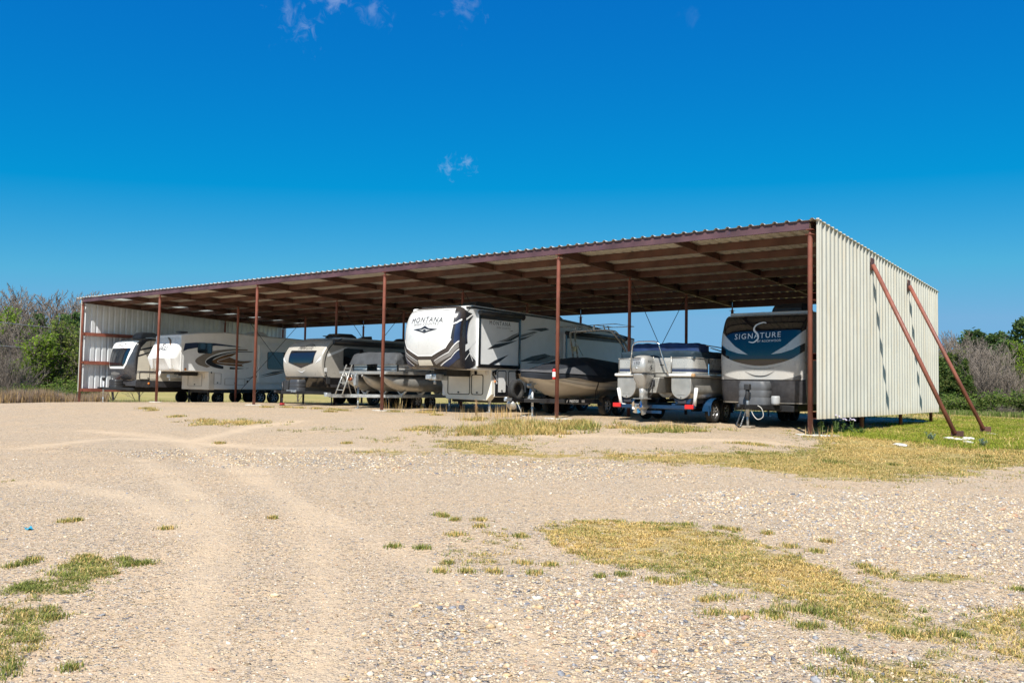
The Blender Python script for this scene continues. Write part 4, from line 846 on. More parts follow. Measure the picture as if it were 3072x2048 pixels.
# ------------------------------------------------------------------ travel trailer beside the cream wall
def signature_trailer():
    xc, y0 = -2.22, 2.45; g = float(H(xc, y0+3)); w = 1.2
    t = empty('travel_trailer', (xc, y0, 0), 'travel trailer with dark glossy front lettered SIGNATURE beside the cream end wall', 'trailer', None)
    s = cap_mesh(t, 'front_cap', w, [(.63, .13), (.9, .05), (1.27, 0), (1.6, -.045), (1.95, -.06), (2.4, 0), (2.75, .11), (2.98, .25), (3.10, .42)], .24, 3.2, .55, SGEL)
    F = Front(s, .006); F2 = Front(s, .011); F3 = Front(s, .016)
    smile = spline([(-1.19, 2.02), (-.9, 1.85), (-.5, 1.72), (0, 1.655), (.5, 1.72), (.9, 1.85), (1.19, 2.05)], 5)
    decal('windshield_panel', smile+[(1.19, 3.06), (-1.19, 3.06)], F, GLASS, t, .08, label='dark glossy windshield shaped front panel')
    for q in (-1, 1):
        decal('silver_swoosh', [(q*1.19, 2.64), (q*1.0, 2.46), (q*.72, 2.20), (q*.33, 1.965), (q*.62, 2.0), (q*.92, 2.10), (q*1.19, 2.27)], F2, SGEL, t, .06)
    decal('grey_flare', [(-1.19, 1.46), (-.95, 1.36), (-.6, 1.275), (-1.19, 1.275)], F2, GPRT, t, .15); decal('grey_flare', [(1.19, 1.46), (.95, 1.36), (.6, 1.275), (1.19, 1.275)], F2, GPRT, t, .15)
    decal('chin_line', stroke([(-.42, 1.50), (-.2, 1.40), (0, 1.375), (.2, 1.40), (.42, 1.51)], lambda q: .018*math.sin(q*3.14)+.004), F2, KPRT, t, .12)
    decal('chin_line', stroke([(-.6, 1.66), (-.3, 1.59), (0, 1.57), (.3, 1.59), (.6, 1.66)], lambda q: .012*math.sin(q*3.14)+.003), F2, GPRT, t, .12)
    decal('rock_guard', [(-1.19, .65), (1.19, .65), (1.19, 1.265), (-1.19, 1.265)], F2, CHAR, t, .08); MB().grid(np.linspace(-1.19, 1.19, 25), (1.262, 1.282), lambda u, v: F3(u, v)).ob('trim_strip', BLKP, t); MB().grid(np.linspace(-1.19, 1.19, 25), (.632, .665), lambda u, v: F3(u, v)).ob('trim_strip', ALU, t)
    text('lettering', 'SIGNATURE', -.09, 2.48, .215, F2, WPRT, t, .035, spacing=1.22)
    decal('script_letter', stroke([(.12, 2.83), (.02, 2.85), (-.16, 2.78), (-.2, 2.65), (-.08, 2.52), (-.06, 2.40), (-.18, 2.30), (-.32, 2.32)], lambda q: .022+.03*math.sin(q*3.14)), F3, WPRT, t, .1)
    text('lettering', 'BY ROCKWOOD', .26, 2.335, .085, F2, WPRT, t, .03, spacing=1.05)
    side_body(t, [(.5, .62), (.5, 3.09), (.9, 3.14), (8.6, 3.16), (8.6, .62)], w-.004, GREYP, 0, .05)
    MB().bx(-w+.05, w-.05, .6, 8.5, 3.1, 3.19).ob('roof', RUBW, t, .03)
    MB().box((w*.5, 4.3, 3.23), (.4, .4, .1)).ob('roof_vent', PLB, t, .02); MB().box((-.55, 1.6, 3.22), (.14, .14, .12)).ob('roof_vent', PLB, t, .02)
    ac_unit(t, .22, 1.9, 3.16, .95, 1.0, .36)
    aframe(t, .35, .54, .85, -1.2); propane(t, -.62, -.08, .82, .60, 1.23)
    gz = float(H(xc, y0-.95)); jack(t, 0, -.84, gz, 1.02, .035)
    MB().box((0, -.86, 1.07), (.15, .17, .16)).tube([(0, -.86, .72), (0, -.86, 1.0)], .055, 10).ob('jack_motor', PLB, t, .02); MB().box((0, -.84, gz+.03), (.30, .3, .06)).ob('jack_block', mat('weathered_wood', (.3, .25, .19), .9, var=.3), t, .01)
    MB().tube(spline3([(.12, -.95, .55), (.2, -.98, .35), (.32, -.95, .22), (.46, -.93, .3), (.42, -.92, .5), (.3, -.9, .58)], 6), .011, 6).ob('cable_loop', mat('pale_cable', (.5, .49, .46), .6), t)
    for q in (-1, 1):
        b = MB()
        for k in range(9): b.lathe([(.012, 0), (.02, 0)], (0, 1, 0), (q*.06-.16*(k/8), -1.05, .5-.44*(k/8)), 8); b.tube([(q*.06-.16*(k/8)-.01, -1.05, .5-.44*(k/8)), (q*.06-.16*((k+1)/8), -1.05, .5-.44*((k+1)/8))], .009, 5)
        b.ob('safety_chain', ZINC, t)
    MB().lathe([(0, 0), (.11, 0), (.12, .05), (.12, .2), (.1, .24), (0, .24)], (0, 0, 1), (.55, -.3, .60), 14).ob('battery_box', mat('pale_grey_plastic', (.36, .37, .38), .5), t); MB().box((.72, -.05, .50), (.5, .1, .16)).ob('tool_bracket', STEELB, t, .01)
    for yy in (4.6, 5.45):
        for q in (-1, 1): wheel(t, q*1.06, yy, float(H(xc, y0+yy))+.345, .34, .21, q)
    MB().bx(-.9, .9, .4, 8.2, .42, .60).ob('chassis', STEELB, t, .01)
def spline3(pts, n=6):
    out = []; P = [pts[0]]+list(pts)+[pts[-1]]
    for i in range(1, len(P)-2):
        p0, p1, p2, p3 = [np.array(q, float) for q in P[i-1:i+3]]
        for k in range(n):
            u = k/n; out.append(.5*((2*p1)+(-p0+p2)*u+(2*p0-5*p1+4*p2-p3)*u*u+(-p0+3*p1-3*p2+p3)*u**3))
    out.append(np.array(pts[-1], float)); return [tuple(p) for p in out]
signature_trailer()

# ------------------------------------------------------------------ fifth wheel MONTANA
def montana():
    xc = -12.63; t = empty('fifth_wheel_trailer', (xc, 0, 0), 'tall white fifth wheel trailer lettered MONTANA with dark swirls on its nose', 'trailer'); w = 1.22
    s = cap_mesh(t, 'front_cap', w, [(1.50, .22), (1.62, .10), (1.9, .0), (2.3, -.06), (2.7, -.05), (3.05, .02), (3.3, .13), (3.48, .30), (3.57, .52)], .5, 2.5, .62, mat('smoky_black_gelcoat', (.035, .030, .030), .22, var=.25, coat=.5))
    F = Front(s, .010); F2 = Front(s, .020); F3 = Front(s, .026)
    white = mat('nose_white_gelcoat', (.61, .61, .59), .3, var=.03, coat=.35)
    L = [(-.30, 1.95), (-.86, 2.2), (-1.02, 2.45), (-1.06, 2.9), (-1.02, 3.3), (-.95, 3.48)]
    shield = L[::-1]+[(-x, z) for x, z in L]; shield = shield[::-1]
    decal('nose_shield', shield, F, white, t, .06, label='white shield shaped nose panel')
    decal('piping', band([(-1.02*1.03, 2.46), (-.87, 2.175), (-.31, 1.915), (.31, 1.915), (.87, 2.175), (1.05, 2.46)], [(-1.01, 2.49), (-.845, 2.215), (-.295, 1.955), (.295, 1.955), (.845, 2.215), (1.01, 2.49)]), F2, WPRT, t, .05)
    decal('piping', band([(-.9, 3.40), (-.5, 3.45), (0, 3.462), (.5, 3.45), (.9, 3.40)], [(-.9, 3.385), (-.5, 3.435), (0, 3.45), (.5, 3.435), (.9, 3.385)]), F2, GPRT, t, .1)
    for q in (-1, 1):
        decal('grey_band', [(q*.36, 1.76), (q*.95, 2.04), (q*1.2, 2.40), (q*1.2, 2.2), (q*1.0, 1.92), (q*.42, 1.64)], F, GPRT, t, .05)
        decal('piping', band([(q*.38, 1.775), (q*.95, 2.055), (q*1.2, 2.43)], [(q*.37, 1.755), (q*.955, 2.03), (q*1.205, 2.39)]), F2, WPRT, t, .05)
        decal('navy_band', [(q*.6, 1.62), (q*1.0, 1.86), (q*1.2, 2.14), (q*1.2, 1.86), (q*1.05, 1.70), (q*.85, 1.56)], F, NPRT, t, .05)
        decal('piping', band([(q*.58, 1.62), (q*1.0, 1.875), (q*1.2, 2.165)], [(q*.62, 1.61), (q*1.0, 1.85), (q*1.2, 2.13)]), F2, WPRT, t, .05)
        decal('navy_band', [(q*1.12, 2.95), (q*1.205, 3.1), (q*1.21, 2.4), (q*1.10, 2.3)], F, NPRT, t, .05)
        decal('piping', band([(q*1.05, 2.98), (q*1.13, 3.03), (q*1.205, 3.14)], [(q*1.05, 2.94), (q*1.14, 2.98), (q*1.21, 3.08)]), F2, WPRT, t, .05)
    decal('marker_plate', [(-.34, 1.62), (.30, 1.62), (.25, 1.80), (-.34, 1.80)], F2, TANP, t, .15)
    ar = lambda u, v: F2(u, v+.05*(1-(u/.8)**2))
    text('lettering', 'MONTANA', 0, 3.06, .24, ar, KPRT, t, 0, spacing=1.22, sx=1.02, shear=.06); text('lettering', 'HIGH COUNTRY', .02, 2.92, .12, ar, GPRT, t, 0, spacing=1.22, sx=1.05, shear=.06)
    decal('emblem', [(-.53, 2.80), (-.17, 2.83), (0, 2.91), (.17, 2.83), (.55, 2.79), (.1, 2.70), (0, 2.67), (-.1, 2.70)], F2, KPRT, t, .15, holes=[[(-.30, 2.795), (-.12, 2.79), (0, 2.83), (.12, 2.79), (.30, 2.788), (.07, 2.735), (0, 2.715), (-.07, 2.735)]]); decal('emblem', [(-.09, 2.76), (0, 2.80), (.09, 2.76), (0, 2.725)], F2, KPRT, t)
    side_body(t, [(.6, 1.50), (.6, 3.56), (1.0, 3.60), (5.9, 3.53), (7.7, 3.43), (11.5, 3.08), (11.5, .60), (2.15, .60), (2.15, 1.50)], w-.004, LGREY, 0, .05)
    b = MB(); b.prism([(.7, 3.55), (1.0, 3.64), (5.9, 3.57), (7.7, 3.47), (11.4, 3.12), (11.4, 3.0), (.7, 3.4)], lambda u, v: (-w+.1, u, v), lambda u, v: (w-.1, u, v)); b.ob('roof', RUBW, t, .03)
    S = Side(w); S2 = Side(w, 0, .011)
    # roof edge and dark sweep beside the nose
    decal('gutter', band([(.6, 3.55), (1.0, 3.585), (5.9, 3.515), (7.7, 3.415), (11.45, 3.07)], [(.6, 3.49), (1.0, 3.515), (5.9, 3.455), (7.7, 3.36), (11.45, 3.02)]), S, KPRT, t)
    decal('dark_sweep', spline([(.60, 3.44), (.70, 3.38), (.95, 3.30), (.76, 3.02), (.68, 2.6), (.74, 2.25), (.88, 1.98), (1.13, 1.80)], 5)+[(1.13, 1.66), (.98, 1.58), (.82, 1.515), (.60, 1.515)], S, KPRT, t, label='black sweep behind the nose')
    decal('navy_patch', [(.60, 3.02), (.70, 3.12), (.66, 2.6), (.60, 2.35)], S2, NPRT, t)
    decal('white_ribbon', [(.62, 3.16), (.92, 3.33), (.97, 3.30), (.62, 3.10)], S2, WPRT, t); decal('white_ribbon', [(.60, 2.30), (.78, 2.38), (1.13, 2.62), (1.13, 2.45), (.85, 2.22), (.60, 2.08)], S2, LGREY, t); decal('white_ribbon', band([(.60, 1.84), (.82, 2.06), (.98, 1.80)], [(.60, 1.80), (.82, 2.02), (.97, 1.76)]), S2, WPRT, t)
    decal('white_panel', spline([(1.13, 2.95), (.93, 2.98), (.78, 2.65), (.82, 2.25), (.98, 1.98), (1.13, 1.86)], 5), S, LGREY, t)
    # slide-outs
    def slide(y0, y1, z0, z1, d, nm):
        o = MB().bx(w-.02, w+d, y0, y1, z0, z1).ob('slide_out', LGREY, t, .012); Sd = Side(w+d, 0, .004)
        frame_ring('slide_frame', [(y0-.03, z0-.05), (y1+.03, z0-.05), (y1+.03, z1+.03), (y0-.03, z1+.03)], [(y0+.06, z0+.07), (y1-.07, z0+.07), (y1-.07, z1-.02), (y0+.06, z1-.02)], Sd, BLKP, o, .02)
        MB().tube([(w+d+.05, y0-.05, z1-.01), (w+d+.05, y1+.10, z1-.01)], .075, 14).tube([(w+d+.05, y1+.10, z1-.01), (w+d+.05, y1+.13, z1-.01)], .1, 12).box((w+d+.02, (y0+y1)/2, z1-.12), (.03, y1-y0-.1, .16)).ob('awning_roll', PLB, o); return o
    o = slide(1.17, 3.36, 1.62, 3.40, .10, 'front'); Sd = Side(w+.10, 0, .006)
    text('lettering', 'MONTANA', 2.25, 3.09, .19, Sd, KPRT, o, 0, spacing=1.3); text('lettering', 'HIGH COUNTRY', 2.45, 2.95, .085, Sd, GPRT, o, 0, spacing=1.25); decal('tick', [(2.75, 2.87), (2.95, 2.895), (2.93, 2.87)], Sd, KPRT, o)
    slide(6.2, 10.35, 1.25, 3.02, .10, 'rear')
    def stripes(lst, fm_, par):
        for pts, m in lst: decal('stripe', pts, fm_, m, par)
    stripes([([(1.60, 2.20), (2.0, 2.38), (2.9, 2.52), (3.28, 2.60), (2.9, 2.47), (2.2, 2.28)], KPRT), ([(2.25, 2.46), (2.7, 2.56), (3.29, 2.80), (3.29, 2.71), (2.85, 2.53)], KPRT), ([(2.0, 2.43), (2.6, 2.60), (2.95, 2.75), (3.29, 2.84), (3.29, 2.82), (2.7, 2.56)], GPRT),
             ([(1.62, 1.66), (2.0, 1.84), (2.75, 2.06), (2.3, 1.82), (1.85, 1.66)], KPRT)], Sd, o)
    stripes([([(3.42, 2.76), (4.3, 2.96), (4.55, 2.94), (3.9, 2.78), (3.42, 2.66)], GPRT), ([(3.9, 2.99), (4.4, 3.06), (5.0, 3.13), (5.27, 3.08), (4.75, 2.98), (4.45, 3.0)], KPRT), ([(3.42, 2.64), (3.9, 2.74), (4.36, 2.86), (3.8, 2.66), (3.42, 2.57)], KPRT),
             ([(3.45, 1.84), (4.2, 2.06), (5.0, 2.18), (5.4, 2.12), (4.6, 1.92)], KPRT), ([(3.9, 1.80), (4.6, 1.97), (5.45, 2.13), (6.0, 2.1), (5.2, 1.88), (4.6, 1.80)], GPRT), ([(4.7, 1.78), (5.2, 1.86), (6.1, 2.05), (6.1, 1.9), (5.5, 1.78)], KPRT),
             ([(2.45, .95), (2.0, 1.46), (2.4, 1.58), (2.0, 1.36)], KPRT), ([(3.55, 1.05), (3.85, 1.22), (4.15, 1.32), (3.9, 1.14)], KPRT), ([(7.2, 2.22), (8.3, 2.42), (8.9, 2.50), (8.2, 2.34)], GPRT)], S, t)
    decal('lower_belt', [(2.15, .62), (11.45, .62), (11.45, .92), (2.9, .92), (2.75, 1.05), (2.15, 1.05)], S, KPRT, t)
    for (a, c) in ((2.27, 2.74), (2.86, 3.9), (4.05, 4.9), (5.0, 5.8), (8.6, 9.6)):
        decal('door_panel', rrect(a, .74, c, 1.50, .05), S2, LGREY, t); door(t, S2, a, .74, c, 1.50, r=.06)
    MB().box((w+.01, 2.15, 1.13), (.03, .07, .06)).ob('marker_lamp', AMB, t, .01); MB().box((w+.012, 2.17, 1.42), (.03, .08, .14)).ob('switch_box', BLKP, t, .01)
    # boxed lower front
    P = [(-1.18, 1.52), (-1.2, 1.34), (-.88, .50), (.98, .47), (1.2, .68), (1.2, 1.52)]
    b = MB(); b.prism(P, lambda u, v: (u, 2.0, v), lambda u, v: (u, 2.3, v)); b.ob('lower_front', mat('cream_fibreglass', (.74, .72, .64), .4, var=.04, dirt=.04), t, .03, 3)
    FF = Front(lambda u, v: 2.0, .006); door(t, FF, -.80, .66, .24, 1.36, r=.08, fr=.025); door(t, FF, .30, .66, .84, 1.36, r=.08, fr=.025)
    MB().box((.50, 1.985, 1.42), (.11, .03, .12)).ob('latch', BLKP, t, .008); MB().lathe([(0, .01), (.09, .01), (.1, 0)], (0, -1, 0), (1.0, 1.998, 1.43), 16).ob('round_cap', SGEL, t)
    # pin box, landing legs, running gear
    MB().bx(-.3, .3, .75, 1.95, 1.28, 1.50).ob('pin_box', STEELB, t, .02); MB().bx(-.16, .16, .35, .95, 1.14, 1.34).tube([(0, .5, 1.0), (0, .5, 1.16)], .05, 12).box((-.1, .42, 1.24), (.26, .3, .16)).ob('king_pin', ZINC, t, .02)
    for q in (-1, 1):
        gz = float(H(xc+q*.92, 2.25)); jack(t, q*.92, 2.25, gz, .62, .045, ZINC, name='landing_leg')
    for yy in (6.9, 7.75):
        for q in (-1, 1): wheel(t, q*1.04, yy, float(H(xc, yy))+.36, .36, .22, q)
    MB().bx(-.95, .95, 2.4, 11.2, .40, .60).ob('chassis', STEELB, t, .01)
    ac_unit(t, 0, 2.6, 3.58, .8, 1.1, .34); ac_unit(t, 0, 6.9, 3.46, .8, 1.1, .3); MB().box((.3, 9.2, 3.40), (.5, .9, .14)).ob('roof_vent', PLB, t, .03)
montana()
# ------------------------------------------------------------------ fifth wheel EAGLE
def eagle():
    xc = -31.4; t = empty('fifth_wheel_trailer', (xc, 0, 0), 'white fifth wheel trailer lettered EAGLE with brown and black swooshes', 'trailer'); w = 1.2
    s = cap_mesh(t, 'front_cap', w, [(1.40, 1.62), (1.46, 1.52), (1.75, 1.38), (2.0, 1.24), (2.06, 1.22), (2.35, 1.36), (2.75, 1.54), (3.0, 1.68), (3.10, 1.80), (3.16, 1.98)], .30, 4.5, 1.75, WGEL)
    F = Front(s, .008); F2 = Front(s, .014)
    # moulded pods low on each side of the nose
    for q in (-1, 1):
        b = MB(); A = [(q*.52, 2.02), (q*1.0, 2.02), (q*.92, 1.50), (q*.72, 1.52)]
        b.prism(A, lambda u, v: (u, s(u, v)-.03 if v > 1.9 else s(u, v)-.13, v), lambda u, v: (u, s(u, v)+.05, v)); b.ob('nose_pod', WGEL, t, .02, 2)
        decal('crease_shade', stroke([(q*.45, 2.20), (q*.62, 2.33), (q*.9, 2.44)], lambda k: .02*math.sin(k*3.14)+.004), F, GPRT, t, .12); decal('crease_shade', stroke([(q*.5, 2.36), (q*.85, 2.62), (q*1.05, 2.78)], lambda k: .016), F, GPRT, t, .12)  # flat grey strokes paint the shade along the nose folds
    text('lettering', 'EAGLE', .08, 2.48, .27, F2, KPRT, t, 0, shear=.28, sx=.92)
    decal('bird_emblem', spline([(-.15, 2.66), (0, 2.74), (.16, 2.70), (.05, 2.68), (-.02, 2.62), (.06, 2.60), (-.08, 2.61), (-.15, 2.66)], 4)[:-1], F2, GPRT, t, .1)
    decal('brown_flash', stroke([(.05, 2.98), (.32, 2.9), (.5, 2.74), (.56, 2.6)], lambda k: .10*math.sin(k*3.0)+.01), F2, BRPRT, t, .1); decal('black_flash', stroke([(-.1, 3.04), (.1, 3.0), (.28, 2.92)], lambda k: .035*math.sin(k*3.0)+.005), F2, KPRT, t, .1)
    side_body(t, [(1.72, 1.42), (1.72, 3.15), (2.6, 3.27), (4.0, 3.37), (8.3, 3.26), (11.4, 3.2), (11.4, .57), (3.25, .57), (3.25, 1.42)], w-.004, LGREY, 0, .05)
    b = MB(); b.prism([(1.9, 3.1), (2.6, 3.30), (4.0, 3.40), (8.3, 3.29), (11.3, 3.23), (11.3, 3.1)], lambda u, v: (-w+.1, u, v), lambda u, v: (w-.1, u, v)); b.ob('roof', RUBW, t, .03)
    S = Side(w); S2 = Side(w, 0, .011); S3 = Side(w, 0, .016)
    MB().bx(w-.01, w+.012, 1.66, 1.72, 1.42, 3.12).ob('corner_trim', WGEL, t, .004)
    decal('navy_stripe', [(1.78, 2.36), (2.0, 2.46), (2.6, 2.58), (3.5, 2.71), (4.9, 2.68), (5.25, 2.64), (4.6, 2.74), (3.4, 2.82), (2.4, 2.80), (1.86, 2.74)], S, NPRT, t)
    decal('taupe_swoosh', spline([(5.3, 2.60), (4.4, 2.58), (3.3, 2.42), (2.65, 2.15), (2.42, 1.93), (2.6, 1.75), (3.05, 1.62)], 5)+spline([(3.25, 1.68), (2.95, 1.85), (3.1, 2.1), (3.7, 2.36), (4.5, 2.50), (5.3, 2.53)], 5), S, TPRT, t)
    decal('black_swoosh', spline([(5.6, 2.50), (4.5, 2.45), (3.5, 2.22), (3.0, 1.95), (3.15, 1.75), (3.7, 1.60), (4.6, 1.58), (5.4, 1.66)], 5)+spline([(5.3, 1.63), (4.6, 1.66), (3.9, 1.72), (3.4, 1.88), (3.4, 2.05), (3.9, 2.26), (4.6, 2.42), (5.6, 2.47)], 5), S2, KPRT, t)
    decal('brown_swoosh', spline([(4.75, 2.42), (4.0, 2.26), (3.42, 2.02), (3.3, 1.90), (3.7, 1.80), (4.5, 1.74), (5.1, 1.74), (5.0, 1.82), (5.6, 2.02), (4.9, 2.0), (4.3, 2.16)], 4), S2, BRPRT, t); decal('pale_line', stroke([(4.5, 2.24), (3.9, 2.06), (3.6, 1.94), (3.9, 1.87), (4.8, 1.86), (5.5, 1.93)], lambda k: .022), S3, WPRT, t)
    window(t, S2, 2.55, 2.33, 3.28, 2.78, .07, .03)
    decal('paper_notice', [(3.95, 1.58), (4.3, 1.57), (4.3, 1.74), (3.95, 1.75)], S3, WPRT, t)
    o = MB().bx(w-.02, w+.10, 5.95, 9.6, .95, 2.86).ob('slide_out', LGREY, t, .012); Sd = Side(w+.10, 0, .006)
    frame_ring('slide_frame', [(5.93, .93), (9.62, .93), (9.62, 2.88), (5.93, 2.88)], [(6.0, 1.0), (9.55, 1.0), (9.55, 2.8), (6.0, 2.8)], Sd, LGREY, o, .02)
    window(o, Sd, 6.46, 1.66, 7.62, 2.50, .06, .03); decal('stripe', [(5.98, 1.28), (6.8, 1.5), (7.7, 1.62), (7.0, 1.45)], Sd, KPRT, o); decal('stripe', [(5.98, 1.20), (6.9, 1.42), (7.7, 1.55), (7.0, 1.36)], Sd, BRPRT, o); decal('stripe', [(5.2, 1.12), (5.9, 1.28), (5.9, 1.22)], S, KPRT, t)
    for (a, c, z0, z1) in ((3.45, 3.85, .82, 1.36), (4.05, 5.2, .80, 1.12)): door(t, S, a, z0, c, z1, r=.02, fr=.012, fm=GPRT)
    MB().box((w+.012, 5.35, .98), (.03, .09, .1)).ob('water_inlet', PLB, t, .01); MB().box((w+.012, 3.30, 1.38), (.03, .05, .09)).ob('switch_box', BLKP, t, .01)
    MB().lathe([(0, .03), (.05, .03), (.06, 0)], (1, 0, 0), (w, 1.92, 1.52), 12).ob('marker_lamp', AMB, t)
    P = [(-1.2, .55), (1.2, .55), (1.2, 1.41), (-1.2, 1.41)]; b = MB(); b.prism(P, lambda u, v: (u, 3.18, v), lambda u, v: (u, 3.5, v)); b.ob('lower_front', mat('warm_white_fibreglass', (.66, .63, .57), .4, var=.05, dirt=.08), t, .025, 3)
    FF = Front(lambda u, v: 3.18, .006); door(t, FF, -.62, .72, .62, 1.30, r=.02, fr=.014, fm=GPRT); MB().box((.78, 3.17, 1.22), (.14, .03, .26)).ob('connector_box', TANP, t, .01)
    MB().bx(-.28, .28, 2.2, 3.15, 1.22, 1.42).ob('pin_box', STEELB, t, .02); MB().bx(-.14, .14, 1.75, 2.4, 1.10, 1.27).tube([(0, 1.85, .98), (0, 1.85, 1.12)], .05, 12).ob('king_pin', ZINC, t, .02)
    MB().tube([(-.45, 1.55, 1.12), (-.42, 1.58, 1.42)], .06, 10).ob('rolled_sleeve', WGEL, t)
    for q in (-1, 1): jack(t, q*.85, 3.4, float(H(xc+q*.85, 3.4)), .6, .045, STEELB, name='landing_leg')
    for yy in (6.2, 7.02):
        for q in (-1, 1): wheel(t, q*1.06, yy, float(H(xc, yy))+.34, .335, .22, q)
    b = MB()
    for yy in (6.2, 7.02): b.grid([k*math.pi/12 for k in range(13)], (0, 1), lambda a, k: (w+.01+.03*k, yy+.40*math.cos(a), float(H(xc, yy))+.36+.36*math.sin(a)))
    b.ob('wheel_arch_trim', LGREY, t); MB().bx(-.95, .95, 3.4, 11.2, .40, .57).ob('chassis', STEELB, t, .01)
    MB().box((-.2, 2.5, 3.34), (.42, .42, .08)).ob('roof_vent', PLG, t, .03); ac_unit(t, 0, 6.6, 3.30, .75, 1.0, .28, WGEL)
eagle()

# ------------------------------------------------------------------ travel trailer SALEM
def salem():
    xc, y0 = -35.0, 1.15; t = empty('travel_trailer', (xc, y0, 0), 'travel trailer lettered SALEM with white rimmed front window against the ribbed end wall', 'trailer'); w = 1.2
    s = cap_mesh(t, 'front_cap', w, [(.80, .42), (1.0, .18), (1.3, .03), (1.7, -.03), (2.1, .0), (2.5, .08), (2.8, .22), (3.0, .50), (3.08, .95)], .26, 3.0, 1.0, mat('dark_grey_gelcoat', (.05, .05, .055), .25, var=.2, coat=.4))
    F = Front(s, .008); F2 = Front(s, .014); F3 = Front(s, .02)
    decal('white_surround', [(-.95, 1.52), (.55, 1.52), (.78, 1.75), (1.05, 2.35), (1.12, 2.9), (.9, 2.93), (-.9, 2.93), (-1.12, 2.85), (-1.08, 2.3), (-1.06, 1.7)], F, WGEL, t, .12, label='white window surround')
    decal('window', [(-.92, 1.64), (.50, 1.64), (.68, 1.82), (.92, 2.48), (.88, 2.54), (-.92, 2.54), (-1.0, 2.3), (-1.0, 1.75)], F2, GLASS, t, .12)
    text('lettering', 'SALEM', -.02, 2.715, .24, F2, KPRT, t, 0, sx=1.12); text('lettering', 'HEMISPHERE', .05, 2.585, .075, F2, mat('violet_print', (.25, .22, .42), .5), t, 0)
    decal('grey_patch', spline([(-.9, 1.32), (-.4, 1.36), (.1, 1.28), (-.3, 1.2), (-.8, 1.22)], 4), F, GPRT, t, .12)
    side_body(t, [(.95, .62), (.95, 3.02), (1.4, 3.08), (8.0, 3.08), (8.0, .62)], w-.004, TANP, 0, .05); MB().bx(-w+.06, w-.06, 1.1, 7.9, 3.0, 3.12).ob('roof', RUBW, t, .03)
    b = MB(); b.prism([(.25, .66), (1.0, .58), (1.0, .98), (.3, .98)], lambda u, v: (-w, u, v), lambda u, v: (w, u, v)); b.ob('lower_front', CHAR, t, .02)
    S = Side(w, 0, .006); S2 = Side(w, 0, .012)
    decal('black_arc', stroke([(.28, 1.3), (.3, 2.1), (.42, 2.6), (.7, 2.9), (1.2, 2.98), (1.9, 2.9)], lambda k: .07), S, KPRT, t); decal('tan_panel', [(.30, .99), (.97, .99), (.97, 2.96), (.75, 2.88), (.5, 2.6), (.36, 2.1), (.32, 1.4)], S, TANP, t)
    decal('stripe', [(.42, 2.50), (1.6, 2.78), (1.6, 2.68), (.42, 2.42)], S2, KPRT, t); decal('stripe', [(.36, 2.2), (1.6, 2.6), (1.6, 2.56), (.36, 2.12)], S2, KPRT, t); decal('belt', [(.3, 1.42), (3.5, 1.46), (3.5, 1.34), (.3, 1.32)], S2, GPRT, t)
    decal('lower_belt', [(.25, .62), (8, .62), (8, .93), (.28, .93)], S2, CHAR, t); door(t, S2, .44, 1.0, 1.35, 1.40, r=.06); MB().lathe([(0, .03), (.05, .03), (.06, 0)], (1, 0, 0), (w, .95, .80), 12).ob('marker_lamp', AMB, t)
    aframe(t, .4, .52, .85, -.75); propane(t, -.35, .15, .7, .58, .98, PLB); jack(t, 0, -.72, float(H(xc, y0-.7)), .95, .035, ZINC); MB().box((0, -.72, 1.0), (.14, .16, .14)).ob('jack_motor', PLB, t, .02)
    ac_unit(t, 0, 1.05+.3, 3.08, .9, 1.0, .32, PLG)
    for yy in (4.1, 4.95):
        for q in (-1, 1): wheel(t, q*1.06, yy, float(H(xc, y0+yy))+.34, .335, .21, q)
    MB().bx(-.9, .9, .4, 7.8, .42, .60).ob('chassis', STEELB, t, .01)
salem()

